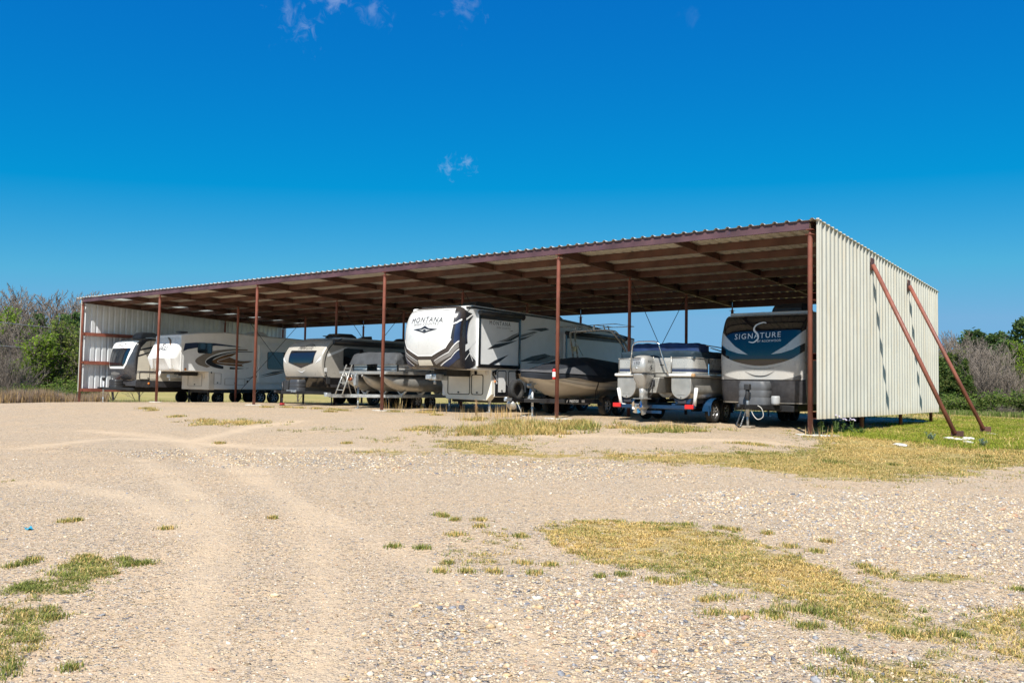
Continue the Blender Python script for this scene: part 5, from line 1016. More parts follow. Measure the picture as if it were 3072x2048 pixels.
# ------------------------------------------------------------------ travel trailer MINI LITE
def minilite():
    xc, y0 = -20.97, 1.6; t = empty('travel_trailer', (xc, y0, 0), 'rounded silver travel trailer lettered MINI LITE with a dark front window', 'trailer'); w = 1.22
    ctrl = [(1.20, .02), (1.45, -.08), (1.76, -.13), (2.05, -.09), (2.3, .04), (2.52, .22), (2.66, .42), (2.74, .64), (2.78, .9)]
    s = cap_mesh(t, 'front_cap', w, ctrl, .10, 4.0, 1.0, mat('beige_silver_gelcoat', (.44, .415, .37), .32, .1, var=.04, coat=.3)); F = Front(s, .007); F2 = Front(s, .013)
    decal('window', [(-.78, 1.80), (-.1, 1.60), (.0, 1.59), (.10, 1.60), (.76, 1.78), (.80, 2.24), (-.80, 2.26)][::-1], F, GLASS, t, .1)
    for pts in ([(-.80, 2.26), (.80, 2.24)], [(-.80, 2.26), (-.78, 1.80)], [(.80, 2.24), (.76, 1.78)], [(-.78, 1.80), (0, 1.59)], [(.76, 1.78), (0, 1.59)]): decal('window_frame', stroke(pts, lambda k: .03, 8), F2, KPRT, t, .1)
    text('lettering', 'MINI LITE', .02, 2.375, .23, F2, KPRT, t, 0, shear=.3, sx=.93); decal('arc', stroke([(-.1, 2.46), (.15, 2.52), (.4, 2.50), (.6, 2.40)], lambda k: .022*math.sin(k*3.1)+.004), F2, KPRT, t, .1)
    decal('white_chevron', [(-.28, 1.50), (-.05, 1.38), (.05, 1.38), (.28, 1.50), (.05, 1.43), (-.05, 1.43)], F2, WPRT, t, .1)
    for q in (-1, 1): decal('pale_flash', [(q*1.18, 2.02), (q*1.0, 1.84), (q*.9, 1.74), (q*1.18, 1.9)], F2, WPRT, t, .1)
    b = MB(); b.prism([(.0, 1.20), (.32, .80), (1.0, .80), (1.0, 1.20)], lambda u, v: (-w+.002, u, v), lambda u, v: (w-.002, u, v)); b.ob('rock_guard', BLKP, t, .015)
    fr = spline([(z, y) for z, y in ctrl], 4); edge = [(y+.1, z) for z, y in fr]
    side_body(t, [(.42, .80), (.12, 1.2)]+[(y+.06, z) for z, y in ctrl][1:]+[(6.5, 2.80), (6.5, .80)], w-.006, mat('mid_grey_fibreglass', (.33, .325, .305), .4, var=.05), 0, .03); MB().bx(-w+.06, w-.06, 1.0, 6.4, 2.74, 2.83).ob('roof', RUBW, t, .03)
    S = Side(w, 0, .004); S2 = Side(w, 0, .01)
    decal('dark_edge', stroke([(.46, .82), (.18, 1.3), (.08, 1.75), (.22, 2.25), (.55, 2.6), (.95, 2.78)], lambda k: .045), S, KPRT, t); decal('pale_flash', [(.2, 2.12), (1.1, 2.42), (1.25, 2.44), (.9, 2.26), (.2, 2.0)], S, LGREY, t); decal('pale_belly', spline([(1.3, 1.1), (1.4, 1.5), (1.75, 1.68), (2.6, 1.62), (2.6, .9), (1.5, .85)], 4), S, LGREY, t)
    window(t, S2, 1.05, 1.70, 2.05, 2.36, .06, .03); MB().tube([(w+.06, .5, 2.64), (w+.06, 4.6, 2.64)], .075, 12).box((w+.02, 2.55, 2.56), (.05, 4.1, .14)).tube([(w+.06, .46, 2.64), (w+.06, .5, 2.64)], .09, 12).ob('awning_roll', PLB, t)
    MB().box((w+.008, .28, 1.08), (.02, .2, .28)).ob('furnace_vent', PLB, t, .006); MB().box((w+.008, .14, 1.50), (.012, .12, .16)).ob('paper_sticker', WPRT, t); MB().box((w+.008, .12, 1.26), (.02, .07, .03)).ob('marker_lamp', PLB, t)
    decal('lower_belt', [(.42, .81), (6.4, .81), (6.4, .92), (.38, .92)], S2, CHAR, t); MB().bx(-w+.1, w-.1, .9, 6.3, .50, .80).ob('chassis', STEELB, t, .01)
    aframe(t, .5, .58, .85, -1.1); propane(t, -.55, -.08, .62, .64, 1.10, mat('dark_grey_plastic', (.05, .053, .06), .5, var=.1), .08); MB().box((-.42, -.35, .86), (.3, .34, .42)).ob('battery_box', PLB, t, .03)
    g = float(H(xc, y0-1)); jack(t, 0, -.98, g, 1.0, .03, STEELB); MB().box((0, -.98, g+.05), (.14, .14, .1)).ob('jack_foot', mat('red_jack', (.35, .03, .03), .5), t, .01); MB().box((.25, -.75, .64), (.6, .04, .09)).ob('licence_bracket', ZINC, t, .006)
    ac_unit(t, -.1, 2.0, 2.80, .85, 1.1, .26, PLB); MB().lathe([(0, .1), (.2, .1), (.16, .07), (.05, .06), (.05, 0)], (0, 0, 1), (.4, .85, 2.80), 14).ob('antenna', PLB, t); MB().box((0, 3.2, 2.9), (.5, .5, .14), 0, Matrix.Rotation(.25, 3, 'X')).ob('roof_vent', PLB, t, .02); MB().lathe([(0, .22), (.2, .2), (.33, .1), (.35, 0)], (0, 0, 1), (.2, 5.2, 2.8), 16).ob('roof_dome', PLB, t)
    for yy in (2.85, 3.6):
        for q in (-1, 1): wheel(t, q*1.08, yy, float(H(xc, y0+yy))+.33, .325, .2, q)
    for q in (-1, 1): jack(t, q*.9, .75, float(H(xc, y0+.75)), .6, .025, STEELB, name='stabiliser')
minilite()

# ------------------------------------------------------------------ pontoon boats
def dtube(b, x, y0, y1, r, zt, zb, m=0):
    """flat topped, round bottomed float"""
    P = [(-r, zt)]+[(-r*math.cos(a), zb+r-r*math.sin(a)) for a in [math.pi*k/16 for k in range(17)]]+[(r, zt)]
    b.prism(P, lambda u, v: (x+u, y0, v), lambda u, v: (x+u, y1, v), m, True)
NAVYC = mat('navy_canvas', (.012, .035, .11), .8, var=.25, vs=3, bump=.5, bs=5); TEALC = mat('dark_teal_canvas', (.010, .028, .045), .85, var=.25, vs=3, bump=.4, bs=6); BLUEP = mat('blue_trailer_paint', (.004, .032, .085), .35, var=.15, coat=.3); PVC = mat('white_pvc_pipe', (.78, .78, .75), .4, var=.05, dirt=.1)
FPAN = mat('silver_fence_panel', (.50, .49, .46), .3, .4, var=.06)
def blue_pontoon():
    xc, y0 = -5.0, 1.5; t = empty('pontoon_boat', (xc, y0, 0), 'pontoon boat with a navy canvas cover and silver outboard motor at its stern', 'boat')
    for x in (-.89, .87): b = MB(); dtube(b, x, 0, 6.6, .305, 1.30, .70); o = b.ob('float', ALU, t, .012); MB().box((x, -.006, .835), (.24, .012, .02)).ob('end_bracket', ALU, o); MB().lathe([(0, .012), (.015, .012), (.02, 0)], (0, -1, 0), (x, 0, .745), 8).ob('drain_plug', STEELB, o)
    b = MB(); dtube(b, .0, .75, 6.4, .29, 1.30, .72); b.ob('float', ALU, t, .012)
    b = MB(); b.prism([(-.33, 1.30), (.33, 1.30), (.22, .86), (-.22, .86)], lambda u, v: (u, -.25, v), lambda u, v: (u, .78, v)); b.ob('motor_pod', ALU, t, .015)
    MB().bx(-1.26, 1.26, .0, 6.5, 1.315, 1.40).ob('deck', ALU, t, .02, 3); MB().bx(-1.27, -.62, -.06, .05, 1.33, 1.41).bx(.50, 1.27, -.06, .05, 1.33, 1.41).ob('deck_trim', PVC, t, .03, 3); MB().box((1.26, -.03, 1.37), (.1, .1, .09)).ob('corner_bumper', mat('worn_corner_cap', (.45, .27, .13), .7), t, .02)
    def panel(path, z0, z1, nm='fence_panel', par=None):
        b = MB(); P = path
        b.grid(range(len(P)), (z0, z1), lambda i, z: (P[i][0], P[i][1], z), 0, True); b.grid(range(len(P)), (z0, z1), lambda i, z: (P[i][0]-(.02 if P[i][0] > 1.1 else -.02 if P[i][0] < -1.18 else 0), P[i][1]+(.02 if abs(P[i][0]) < 1.17 else 0), z), 0, True); o = b.ob(nm, FPAN, t)
        for (a, c, m) in ((1.475, 1.535, NPRT), (1.55, 1.565, NPRT)):
            b = MB(); b.grid(range(len(P)), (a, c), lambda i, z: (P[i][0]+(.006 if P[i][0] > 1.1 else 0), P[i][1]-.006, z), 0, True); b.ob('navy_stripe', m, o)
        MB().tube([(p[0], p[1], z1) for p in P], .016, 8).tube([(p[0], p[1], z0) for p in P], .016, 8).ob('rail', ALU, o); return o
    panel([(-1.16, .06), (-.66, .06)], 1.42, 1.84); rc = [(.56, .06), (.95, .06)]+[(1.24-.28+.28*math.sin(a), .34-.28*math.cos(a)) for a in [k*math.pi/12 for k in range(7)]]+[(1.24, .95)]; panel(rc, 1.42, 1.86)
    b = MB().bx(-.05, .50, .10, .13, 1.43, 1.86); o = b.ob('gate', FPAN, t, .01); MB().box((.22, .094, 1.66), (.12, .008, .02)).ob('gate_latch', KPRT, o); MB().tube([(-.06, .1, 1.42), (-.06, .1, 1.9)], .018, 8).tube([(.51, .1, 1.42), (.51, .1, 1.9)], .018, 8).ob('gate_post', ALU, t)
    for k in range(4): y = 1.05+k*1.3; panel([(1.24, y), (1.24, y+1.2)], 1.42, 1.86)
    panel([(-1.2, .06), (-1.2, 5)], 1.42, 1.84)
    MB().bx(-.62, .52, .3, 1.0, 1.42, 1.80).ob('rear_seat', PLG, t, .05)
    def soft(nm, x0, x1, ya, yb, z0, z1, m, amp=.03, seed=0):
        b = MB(); us = np.linspace(0, 1, 40); vs_ = np.linspace(0, 1, 30)
        def f(u, v):
            a = u*2-1; c = v*2-1; ex = math.copysign(1-(1-abs(a))**2.2, a)
            x = (x0+x1)/2+(x1-x0)/2*(a/max(abs(a), abs(c), 1e-6))*min(1, max(abs(a), abs(c))*1.25) if max(abs(a), abs(c)) > 0 else (x0+x1)/2
            y = (ya+yb)/2+(yb-ya)/2*(c/max(abs(a), abs(c), 1e-6))*min(1, max(abs(a), abs(c))*1.25) if max(abs(a), abs(c)) > 0 else (ya+yb)/2
            r = max(abs(a), abs(c)); tt = 0 if r < .72 else min(1, (r-.72)/.28)
            z = z1-(z1-z0)*tt**1.3; n = mnoise.noise(Vector((x*2.2+seed, y*1.6, z*3)))*amp+mnoise.noise(Vector((x*6+seed, y*5, z*8)))*amp*.4
            return (x+n*.6, y+n*.8, z+n*(1-.6*tt))
        b.grid(us, vs_, f); return b.ob(nm, m, t)
    soft('mooring_cover', -1.17, 1.22, .12, 5.2, 1.84, 2.08, TEALC, .025, 3)
    soft('bimini_boot', -.95, 1.18, .45, 1.15, 1.99, 2.30, NAVYC, .04, 9)
    MB().tube(spline3([(1.2, .9, 2.24), (1.22, 1.6, 2.22), (1.2, 2.3, 2.2)], 4), .016, 6).tube([(1.18, 2.3, 2.2), (1.22, 2.3, 1.86)], .016, 6).tube([(1.2, 1.2, 2.18), (1.22, 2.2, 2.08)], .016, 6).ob('bimini_frame', ALU, t)
    MB().tube(spline3([(-.66, -.03, 1.38), (-.67, -.14, 1.55), (-.60, -.18, 2.12), (-.56, -.18, 2.25), (-.44, -.18, 2.315), (-.15, -.18, 2.325), (.12, -.18, 2.315), (.25, -.18, 2.25), (.30, -.18, 2.12), (.48, -.1, 1.5), (.50, -.03, 1.38)], 6), .021, 8).ob('tow_arch', CHROME, t)
    # outboard
    ob_ = bpy.data.objects.new('outboard_motor', None); COL.objects.link(ob_); ob_.parent = t; ob_.location = (-.06, -.50, 0); ob_['label'] = 'silver outboard motor numbered 150'
    MS = mat('motor_silver', (.42, .41, .385), .3, .35, var=.08, coat=.4)
    def sect(levels, m, nm):
        b = MB(); n = 24; pts = []
        for (z, hx, yf, yb, e) in levels:
            yc, hy = (yf+yb)/2, (yb-yf)/2
            for k in range(n): a = 2*math.pi*k/n; pts.append((math.copysign(abs(math.cos(a))**e, math.cos(a))*hx, yc+math.copysign(abs(math.sin(a))**e, math.sin(a))*hy, z))
        L = len(levels); b.add(pts, [(i*n+j, i*n+(j+1) % n, (i+1)*n+(j+1) % n, (i+1)*n+j) for i in range(L-1) for j in range(n)], 0, True); b.add(pts[:n], [tuple(range(n))]); b.add(pts[-n:], [tuple(range(n))]); return b.ob(nm, m, ob_)
    sect([(1.40, .235, -.30, .36, .5), (1.44, .25, -.33, .38, .5), (1.62, .255, -.33, .38, .5), (1.78, .24, -.30, .36, .55), (1.86, .215, -.25, .30, .6), (1.905, .15, -.15, .2, .8), (1.915, .05, -.05, .1, 1)], MS, 'cowl')
    sect([(.98, .10, -.13, .22, .7), (1.06, .15, -.18, .26, .6), (1.2, .19, -.24, .31, .55), (1.35, .232, -.30, .35, .5), (1.395, .236, -.305, .355, .5)], MS, 'lower_cowl')
    MB().box((0, 0.03, 1.398), (.49, .67, .012)).ob('seam', KPRT, ob_, .1, 3)
    sect([(.70, .085, -.12, .22, .7), (.85, .085, -.11, .2, .7), (1.0, .10, -.13, .2, .7)], MS, 'midsection'); MB().prism([(-.16, -.26), (.16, -.26), (.2, .1), (.1, .32), (-.1, .32), (-.2, .1)], lambda u, v: (u, v, .69), lambda u, v: (u, v, .705)).ob('splash_plate', MS, ob_)
    MB().lathe([(0, -.32), (.04, -.28), (.075, -.1), (.08, .1), (.05, .24), (0, .28)], (0, 1, 0), (0, .05, .47), 14).prism([(.22, .70), (-.08, .70), (-.1, .5), (-.1, .38), (-.02, .23), (.12, .26), (.2, .4)], lambda u, v: (-.03, u, v), lambda u, v: (.03, u, v)).ob('gearcase', MS, ob_, .008)
    b = MB()
    for k in range(3):
        a0 = k*2.094+.5; b.grid(np.linspace(.05, .18, 5), np.linspace(-.55, .55, 6), lambda r, v: (math.cos(a0+v*(.9+r))*r, -.33+v*.09, .47+math.sin(a0+v*(.9+r))*r))
    b.lathe([(0, -.12), (.045, -.1), (.05, .06)], (0, 1, 0), (0, -.31, .47), 12); b.ob('propeller', CHROME, ob_)
    def cowl(z): return (float(np.interp(z, [1.40, 1.44, 1.62, 1.78, 1.86], [.235, .25, .255, .24, .215])), float(np.interp(z, [1.40, 1.44, 1.62, 1.78, 1.86], [-.30, -.33, -.33, -.30, -.25])), float(np.interp(z, [1.40, 1.44, 1.62, 1.78, 1.86], [.36, .38, .38, .36, .30])))
    def MBk(u, v):
        hx, yf, yb = cowl(v); return (u, (yf+yb)/2-(yb-yf)/2*(max(0, 1-(abs(u)/hx)**4))**.25-.005, v)
    text('lettering', '150', -.02, 1.68, .13, MBk, KPRT, ob_, 0, shear=.1); MB().box((-.02, -.322, 1.83), (.24, .02, .02)).ob('air_slot', KPRT, ob_); text('lettering', 'SUZUKI', -.02, 1.765, .045, MBk, GPRT, ob_); text('lettering', 'FOUR STROKE', -.02, 1.60, .03, MBk, GPRT, ob_); MB().lathe([(0, .01), (.025, .01), (.03, 0)], (0, -1, 0), (-.02, -.33, 1.54), 12).ob('badge', ZINC, ob_)
    def Sm(u, v):
        hx, yf, yb = cowl(v); return (hx*(max(0, 1-(abs(u-(yf+yb)/2)/((yb-yf)/2))**4))**.25+.005, u, v)
    text('lettering', 'SUZUKI', .02, 1.73, .10, Sm, KPRT, ob_, 0); decal('emblem', [(-.06, 1.50), (.0, 1.50), (.08, 1.56), (.0, 1.60), (.08, 1.64), (.04, 1.65), (-.05, 1.60), (.02, 1.55)], Sm, KPRT, ob_)
    MB().box((0, .34, 1.2), (.26, .2, .34)).box((.18, .30, 1.14), (.14, .2, .2)).ob('transom_bracket', STEELB, ob_, .02)
    MB().tube(spline3([(.12, .3, 1.3), (.2, .2, 1.15), (.22, .1, 1.0), (.12, .12, .9)], 5), .014, 6).tube(spline3([(.05, .3, 1.28), (.16, .25, 1.05), (.18, .2, .85), (.08, .2, .74)], 5), .012, 6).ob('cables', PLB, ob_)
    return xc, y0
def pontoon_trailer(xc, y0):
    t = empty('boat_trailer', (xc, y0, 0), 'blue tandem axle boat trailer with red tail lamps under the navy covered pontoon', 'trailer')
    b = MB()
    for x in (-.62, .62): b.bx(x-.05, x+.05, .02, 7.3, .46, .57)
    for y in (.03, 1.6, 3.2, 4.8, 6.3): b.bx(-1.02, 1.02, y, y+.08, .40, .455)
    b.bx(-1.1, 1.1, -.05, .015, .42, .52); b.bx(-.06, .06, 5, 9.2, .30, .398)
    b.ob('frame', BLUEP, t, .008)
    for x in (-.89, .87):
        for y in (.1, 1.55, 3.15): MB().prism([(-.2, .57), (.2, .57), (.28, .72), (.2, .70), (-.2, .70), (-.28, .72)], lambda u, v: (x+u, y, v), lambda u, v: (x+u, y+.12, v)).ob('bunk_bracket', BLUEP, t)
        MB().bx(x-.12, x+.12, .05, 6.2, .575, .665).ob('bunk', mat('bunk_carpet', (.04, .04, .05), .95), t, .01)
    for x in (-1.16, 1.16): MB().bx(x-.13, x+.13, -.10, -.052, .43, .55).ob('tail_lamp', REDL, t, .012); MB().bx(x-.15, x+.15, -.05, .03, .45, .53).ob('lamp_bracket', BLUEP, t, .005)
    MB().tube([(-1.05, -.02, .52), (-1.16, .0, .98)], .048, 12).tube([(-1.05, -.02, .52), (-.9, 0, .50)], .03, 8).ob('guide_post', PVC, t); MB().tube([(1.28, .0, .52), (1.34, .0, 1.02)], .05, 12).tube([(1.28, 0, .52), (1.05, 0, .5)], .03, 8).ob('guide_post', PVC, t)
    MB().box((-.46, -.11, .46), (.34, .012, .17)).ob('number_plate', WPRT, t, .006); text('lettering', '491', -.44, .46, .11, lambda u, v: (u, -.1185, v), NPRT, t, 0); MB().bx(-.30, .30, -.1, -.05, .28, .36).ob('plate_holder', BLUEP, t)
    for q in (-1, 1):
        for yy in (1.55, 2.3): wheel(t, q*1.10, yy, float(H(xc+q, y0+yy))+.335, .33, .2, q)
        b = MB(); g = float(H(xc+q, y0+1.9)); b.grid(np.linspace(0, math.pi, 15), (0, 1), lambda a, k: (q*(.98+.27*k), 1.92+.80*math.copysign(abs(math.cos(a))**.7, math.cos(a)), g+.34+.40*abs(math.sin(a))**.6)); b.bx(q*1.2-.02, q*1.2+.02, 1.08, 1.13, g+.22, g+.5); b.ob('fender', BLUEP, t)
    b = MB()
    for x in (-.62, .62): b.bx(x-.04, x+.04, 1.2, 2.7, .33, .44)
    b.ob('axle_hanger', STEELB, t); jack(t, 0, 8.6, float(H(xc, y0+8.6)), .8)
pontoon_trailer(*blue_pontoon())

GREYC = mat('grey_canvas', (.052, .056, .062), .85, var=.2, vs=3, bump=.5, bs=5)
def grey_pontoon():
    xc, y0 = -16.95, 1.2; t = empty('pontoon_boat', (xc, y0, 0), 'pontoon boat with a dark grey canvas cover and silver torpedo nosed floats', 'boat')
    for x in (-1.0, 0, 1.0):
        st = [(0, .03), (.03, .07), (.10, .12), (.25, .19), (.45, .245), (.7, .285), (1.0, .30), (3, .30), (6.8, .30), (7.0, .22), (7.05, .05)]; b = MB(); n = 24; pts = []
        for (y, r) in st:
            zc = 1.30-r*1.0 if y < 2 else 1.0
            for k in range(n): a = 2*math.pi*k/n; pts.append((x+r*math.cos(a), y+.08*(1-math.sin(a))*(1 if y < .8 else 0)*(r/.3), zc+r*math.sin(a)))
        L = len(st); b.add(pts, [(i*n+j, i*n+(j+1) % n, (i+1)*n+(j+1) % n, (i+1)*n+j) for i in range(L-1) for j in range(n)], 0, True); b.add(pts[:n], [tuple(range(n))]); o = b.ob('float', ALU, t)
        MB().box((x, .0, 1.27), (.07, .14, .09)).ob('nose_eye', ALU, o, .02); b = MB(); b.lathe([(.302, 0), (.306, .01), (.306, .03), (.302, .04)], (0, 1, 0), (x, 1.1, 1.0), 24); b.ob('weld_seam', ALU, o)
    MB().bx(-1.27, 1.27, -.02, 6.9, 1.32, 1.365).ob('deck', PLG, t); MB().bx(-1.28, 1.28, -.06, -.02, 1.33, 1.44).bx(1.27, 1.30, -.02, 6.9, 1.33, 1.44).bx(-1.30, -1.27, -.02, 6.9, 1.33, 1.44).ob('deck_trim', ALU, t, .01)
    WF = mat('white_fence_panel', (.70, .70, .68), .3, .2, var=.05)
    for (xa, ya, xb, yb) in ((-1.15, .55, -.3, .45), (.25, .45, 1.2, .55), (1.22, .6, 1.22, 2.2), (1.22, 2.3, 1.22, 4.0), (1.22, 4.1, 1.22, 5.8), (-1.18, .6, -1.18, 5.8)):
        b = MB(); b.add([(xa, ya, 1.46), (xb, yb, 1.46), (xb, yb, 1.95), (xa, ya, 1.95), (xa-.02, ya+.02, 1.46), (xb-.02, yb+.02, 1.46), (xb-.02, yb+.02, 1.95), (xa-.02, ya+.02, 1.95)], [(0, 1, 2, 3), (4, 5, 6, 7), (0, 3, 7, 4), (1, 2, 6, 5), (2, 3, 7, 6)]); o = b.ob('fence_panel', WF, t)
        MB().tube([(xa, ya-.012, 1.50), (xb, yb-.012, 1.50)], .014, 6).tube([(xa, ya-.012, 1.60), (xb, yb-.012, 1.60)], .012, 6).ob('rail', KPRT, o); MB().tube([(xa, ya, 1.37), (xa, ya, 1.95)], .018, 6).ob('fence_post', PLB, o)
    b = MB(); us = np.linspace(0, 1, 60); vs_ = np.linspace(-1, 1, 41)
    def cov(u, v):
        y = .40+u*6.1; z0 = 1.70+.04*math.sin(u*9); top = 2.10+.10*math.sin(u*5+1)*.4+.06*(u < .5)*math.sin(u*6); e = abs(v); wx = 1.27
        if e < .72: x = v/.72*wx*.93; z = top-.05*(e/.72)**4
        else: k = (e-.72)/.28; x = math.copysign(wx*(.93+.07*min(1, k*2.2)), v); z = top-.05-(top-.05-z0)*k
        fr = max(0, 1-u/.02)
        z = z-(z-z0)*fr**1.5 if fr > 0 else z; y = y-.06*fr+.12*(e**3)*(u < .2)
        n = mnoise.noise(Vector((x*1.8, y*1.6, z*2.5)))*.05+mnoise.noise(Vector((x*5, y*4.4, z*7)))*.022+.02*math.sin(y*5.5+x*2+z*6)*(e > .6)
        return (x+n*.5, y+n*.7, z+n*(.9 if e < .72 else .4))
    b.grid(us, vs_, cov); b.ob('mooring_cover', GREYC, t)
    MB().tube([(1.0, 4.2, 2.1), (1.0, 5.6, 2.35)], .02, 6).ob('bimini_frame', ALU, t)
    return xc, y0
def galv_trailer(xc, y0):
    t = empty('boat_trailer', (xc, y0, 0), 'galvanised boat trailer with a boarding ladder on its tongue under the grey covered pontoon', 'trailer'); g = lambda y, x=0: float(H(xc+x, y0+y))
    GALVT = mat('galvanised_frame', (.50, .52, .52), .5, .55, var=.25, vs=7)
    b = MB(); b.bx(-.05, .05, -1.55, .3, .47, .585)
    for q in (-1, 1):
        p0, p1 = Vector((q*.05, -.6, .53)), Vector((q*1.02, 1.0, .53)); d = p1-p0; b.box((p0+p1)/2, (d.length, .05, .11), 0, Matrix.Rotation(math.atan2(d.y, d.x), 3, 'Z')); b.bx(q*1.02-.03, q*1.02+.03, .98, 6.8, .475, .585)
    for y in (1.1, 2.4, 3.8, 5.2, 6.6): b.bx(-.98, .98, y, y+.08, .48, .58)
    b.bx(-.06, .06, -1.75, -1.5, .50, .60); b.ob('frame', GALVT, t, .006)
    for x in (-1.0, 0, 1.0):
        for y in (1.0, 2.0, 3.0, 4.0, 5.0): MB().prism([(-.22, .72), (-.08, .59), (.08, .59), (.22, .72), (.17, .72), (.05, .64), (-.05, .64), (-.17, .72)], lambda u, v: (x+u, y, v), lambda u, v: (x+u, y+.08, v)).ob('bunk_bracket', GALVT, t)
    jack(t, .12, -.32, g(-.32), .86, .03); MB().box((-.04, -1.62, .62), (.1, .26, .05)).lathe([(0, .06), (.06, .05), (.06, 0)], (0, 0, 1), (0, -1.68, .58), 10).ob('coupler', ZINC, t, .01)
    o = bpy.data.objects.new('boarding_ladder', None); COL.objects.link(o); o.parent = t; o.location = (-.1, -.75, 0)
    for q in (-1, 1): MB().tube([(q*.19, -.30, .58), (q*.15, .16, 1.66)], .026, 6).ob('stile', ALU, o)
    for k in range(4): z = .74+k*.26; yy = -.30+.46*(z-.58)/1.08; MB().box((0, yy, z), (.35, .1, .028)).ob('step', ALU, o, .004)
    for q in (-1, 1): MB().tube([(q*.16, .42, .58), (q*.13, .12, 1.36)], .022, 6).ob('strut', ALU, o)
    MB().box((.30, .18, 1.05), (.12, .14, .4)).tube([(.0, .2, 1.25), (.35, .2, 1.28)], .03, 8).tube([(.0, .2, 1.02), (.32, .2, 1.0)], .02, 6).ob('bow_stop', ZINC, t, .01, loc=(-.1, -.7, .05)); MB().lathe([(0, -.06), (.06, -.06), (.06, .06), (0, .06)], (1, 0, 0), (0, -.62, 1.14), 12).ob('winch_drum', mat('red_winch_strap', (.4, .12, .05), .7), t)
    for yy in (2.2, 2.95):
        for q in (-1, 1): wheel(t, q*.62, yy, g(yy)+.26, .255, .17, q)
galv_trailer(*grey_pontoon())

# ------------------------------------------------------------------ covered runabout
def runabout():
    xc, y0 = -9.1, .55; t = empty('ski_boat', (xc, y0, 0), 'beige hulled ski boat under a black fitted cover with an aluminium tower', 'boat'); Lh = 6.3
    hb = lambda u: 1.24*min(1, (1-(1-min(u/.55, 1))**2.1))**.72 if u > 0 else 0.0
    sh = lambda u: 1.40-.13*min(1, u*1.6)+.02*u; ke = lambda u: .60+.66*max(0, 1-u/.42)**2.4; ch = lambda u: ke(u)+(sh(u)-ke(u))*(.42+.28*max(0, 1-u/.4))
    us = [0.0, .01, .03, .06, .1, .15, .2, .27, .35, .45, .55, .7, .85, 1.0]
    def hull(u, v):
        B = hb(u); s = 1 if v >= 0 else -1; a = abs(v); K, Cc, S_ = ke(u), ch(u), sh(u)
        if a < .45: k = a/.45; x = B*.80*k; z = K+(Cc-K)*(k**1.15)
        elif a < .5: k = (a-.45)/.05; x = B*(.80+.05*k); z = Cc+.01*k
        else: k = (a-.5)/.5; x = B*(.85+.15*k**.8); z = Cc+.01+(S_-Cc-.01)*k
        return (s*x, u*Lh+.10*(1-k)*(u < .1) if a >= .5 else u*Lh+(.10+.25*(1-a/.45)*(1 if u < .2 else 0))*(u < .3)*(1-u/.3), z)
    HB = mat('beige_gelcoat', (.68, .63, .55), .22, var=.06, coat=.4, dirt=.05)
    vs_ = [-1, -.85, -.7, -.58, -.5, -.45, -.35, -.2, 0, .2, .35, .45, .5, .58, .7, .85, 1]
    b = MB(); b.grid(us, vs_, hull); b.add([hull(1.0, v) for v in vs_], [tuple(range(len(vs_)))]); b.ob('hull', HB, t)
    for k_, z_ in ((.62, 0), (.78, 0)):
        b = MB(); 
        for s in (-1, 1): b.tube([tuple(np.array(hull(u, s*k_))+np.array((s*.006, 0, 0))) for u in us[3:]], .009, 5)
        b.ob('hull_crease', mat('crease_line', (.36, .32, .27), .4), t)
    b = MB()
    for s in (-1, 1): b.tube([tuple(np.array(hull(u, s*1.0))+np.array((s*.015, 0, -.01))) for u in us], .028, 6)
    b.ob('rub_rail', PLB, t)
    COV = mat('black_canvas', (.010, .013, .020), .85, var=.3, vs=2, bump=.4, bs=4); CGR = mat('grey_canvas_panel', (.075, .075, .08), .85, var=.15, vs=3, bump=.3, bs=6)
    crown = lambda u: .10+.56*(sstep(.05, .55, u))*(1-.25*sstep(.6, 1.0, u))
    uu = np.linspace(-.012, 1.01, 46); vv = np.linspace(-1, 1, 33)
    def cover(u, v, o=0.0):
        u_ = min(max(u, 0), 1); B = hb(max(u_, .004))+.04+o; a = abs(v); S_ = sh(u_); cr = crown(u_)
        if a > .80: k = (a-.80)/.20; x = B*(1.0-.02*k); z = S_+.02-(.15+.04*math.sin(u*19))*k
        else: k = a/.80; x = B*k**.9; z = S_+.02+cr*(1-k**2.4)*(1 if u > .0 else .5)
        n = mnoise.noise(Vector((x*1.7, u*9, z*2)))*.03*(u > .05)
        return (math.copysign(x, v), u*Lh-.02+.0*n, z+n+o)
    b = MB(); b.grid(uu, vv, cover); b.ob('cover', COV, t)
    b = MB(); b.grid(np.linspace(-.012, .40, 20), np.linspace(.52, .80, 8), lambda u, v: cover(u, v, .022)); b.grid(np.linspace(-.012, .40, 20), np.linspace(-.80, -.52, 8), lambda u, v: cover(u, v, .022)); b.ob('bow_cover_panel', CGR, t)
    for u in (.42, .72):
        b = MB()
        for s in (-1, 1): b.tube([tuple(np.array(cover(u, s*.98))+np.array((s*.02, 0, 0)))]+[tuple(np.array(hull(u+.02*(1-k), s*k))+np.array((s*.012, 0, 0))) for k in (.9, .7, .5)]+[(s*1.02, u*Lh+.05, .60)], .011, 5).tube([tuple(np.array(cover(u, s*.98))+np.array((s*.02, 0, 0)))]+[tuple(np.array(hull(u+.035*(1-k), s*k))+np.array((s*.012, 0, 0))) for k in (.9, .7, .5)]+[(s*1.0, u*Lh+.28, .62)], .011, 5)
        b.ob('tie_strap', KPRT, t)
    TW = mat('tower_aluminium', (.60, .60, .58), .28, .85, var=.08)
    for dy in (0, .28):
        MB().tube(spline3([(-1.10, 4.55+dy, 1.95), (-1.0, 4.25+dy, 2.5), (-.92, 4.05+dy, 2.82), (-.78, 4.0+dy, 2.92), (0, 4.0+dy, 2.95), (.62, 4.0+dy, 2.93), (.82, 4.07+dy, 2.84), (1.0, 4.35+dy, 2.45), (1.14, 4.62+dy, 1.95)], 6), .034, 10).ob('tower_hoop', TW, t)
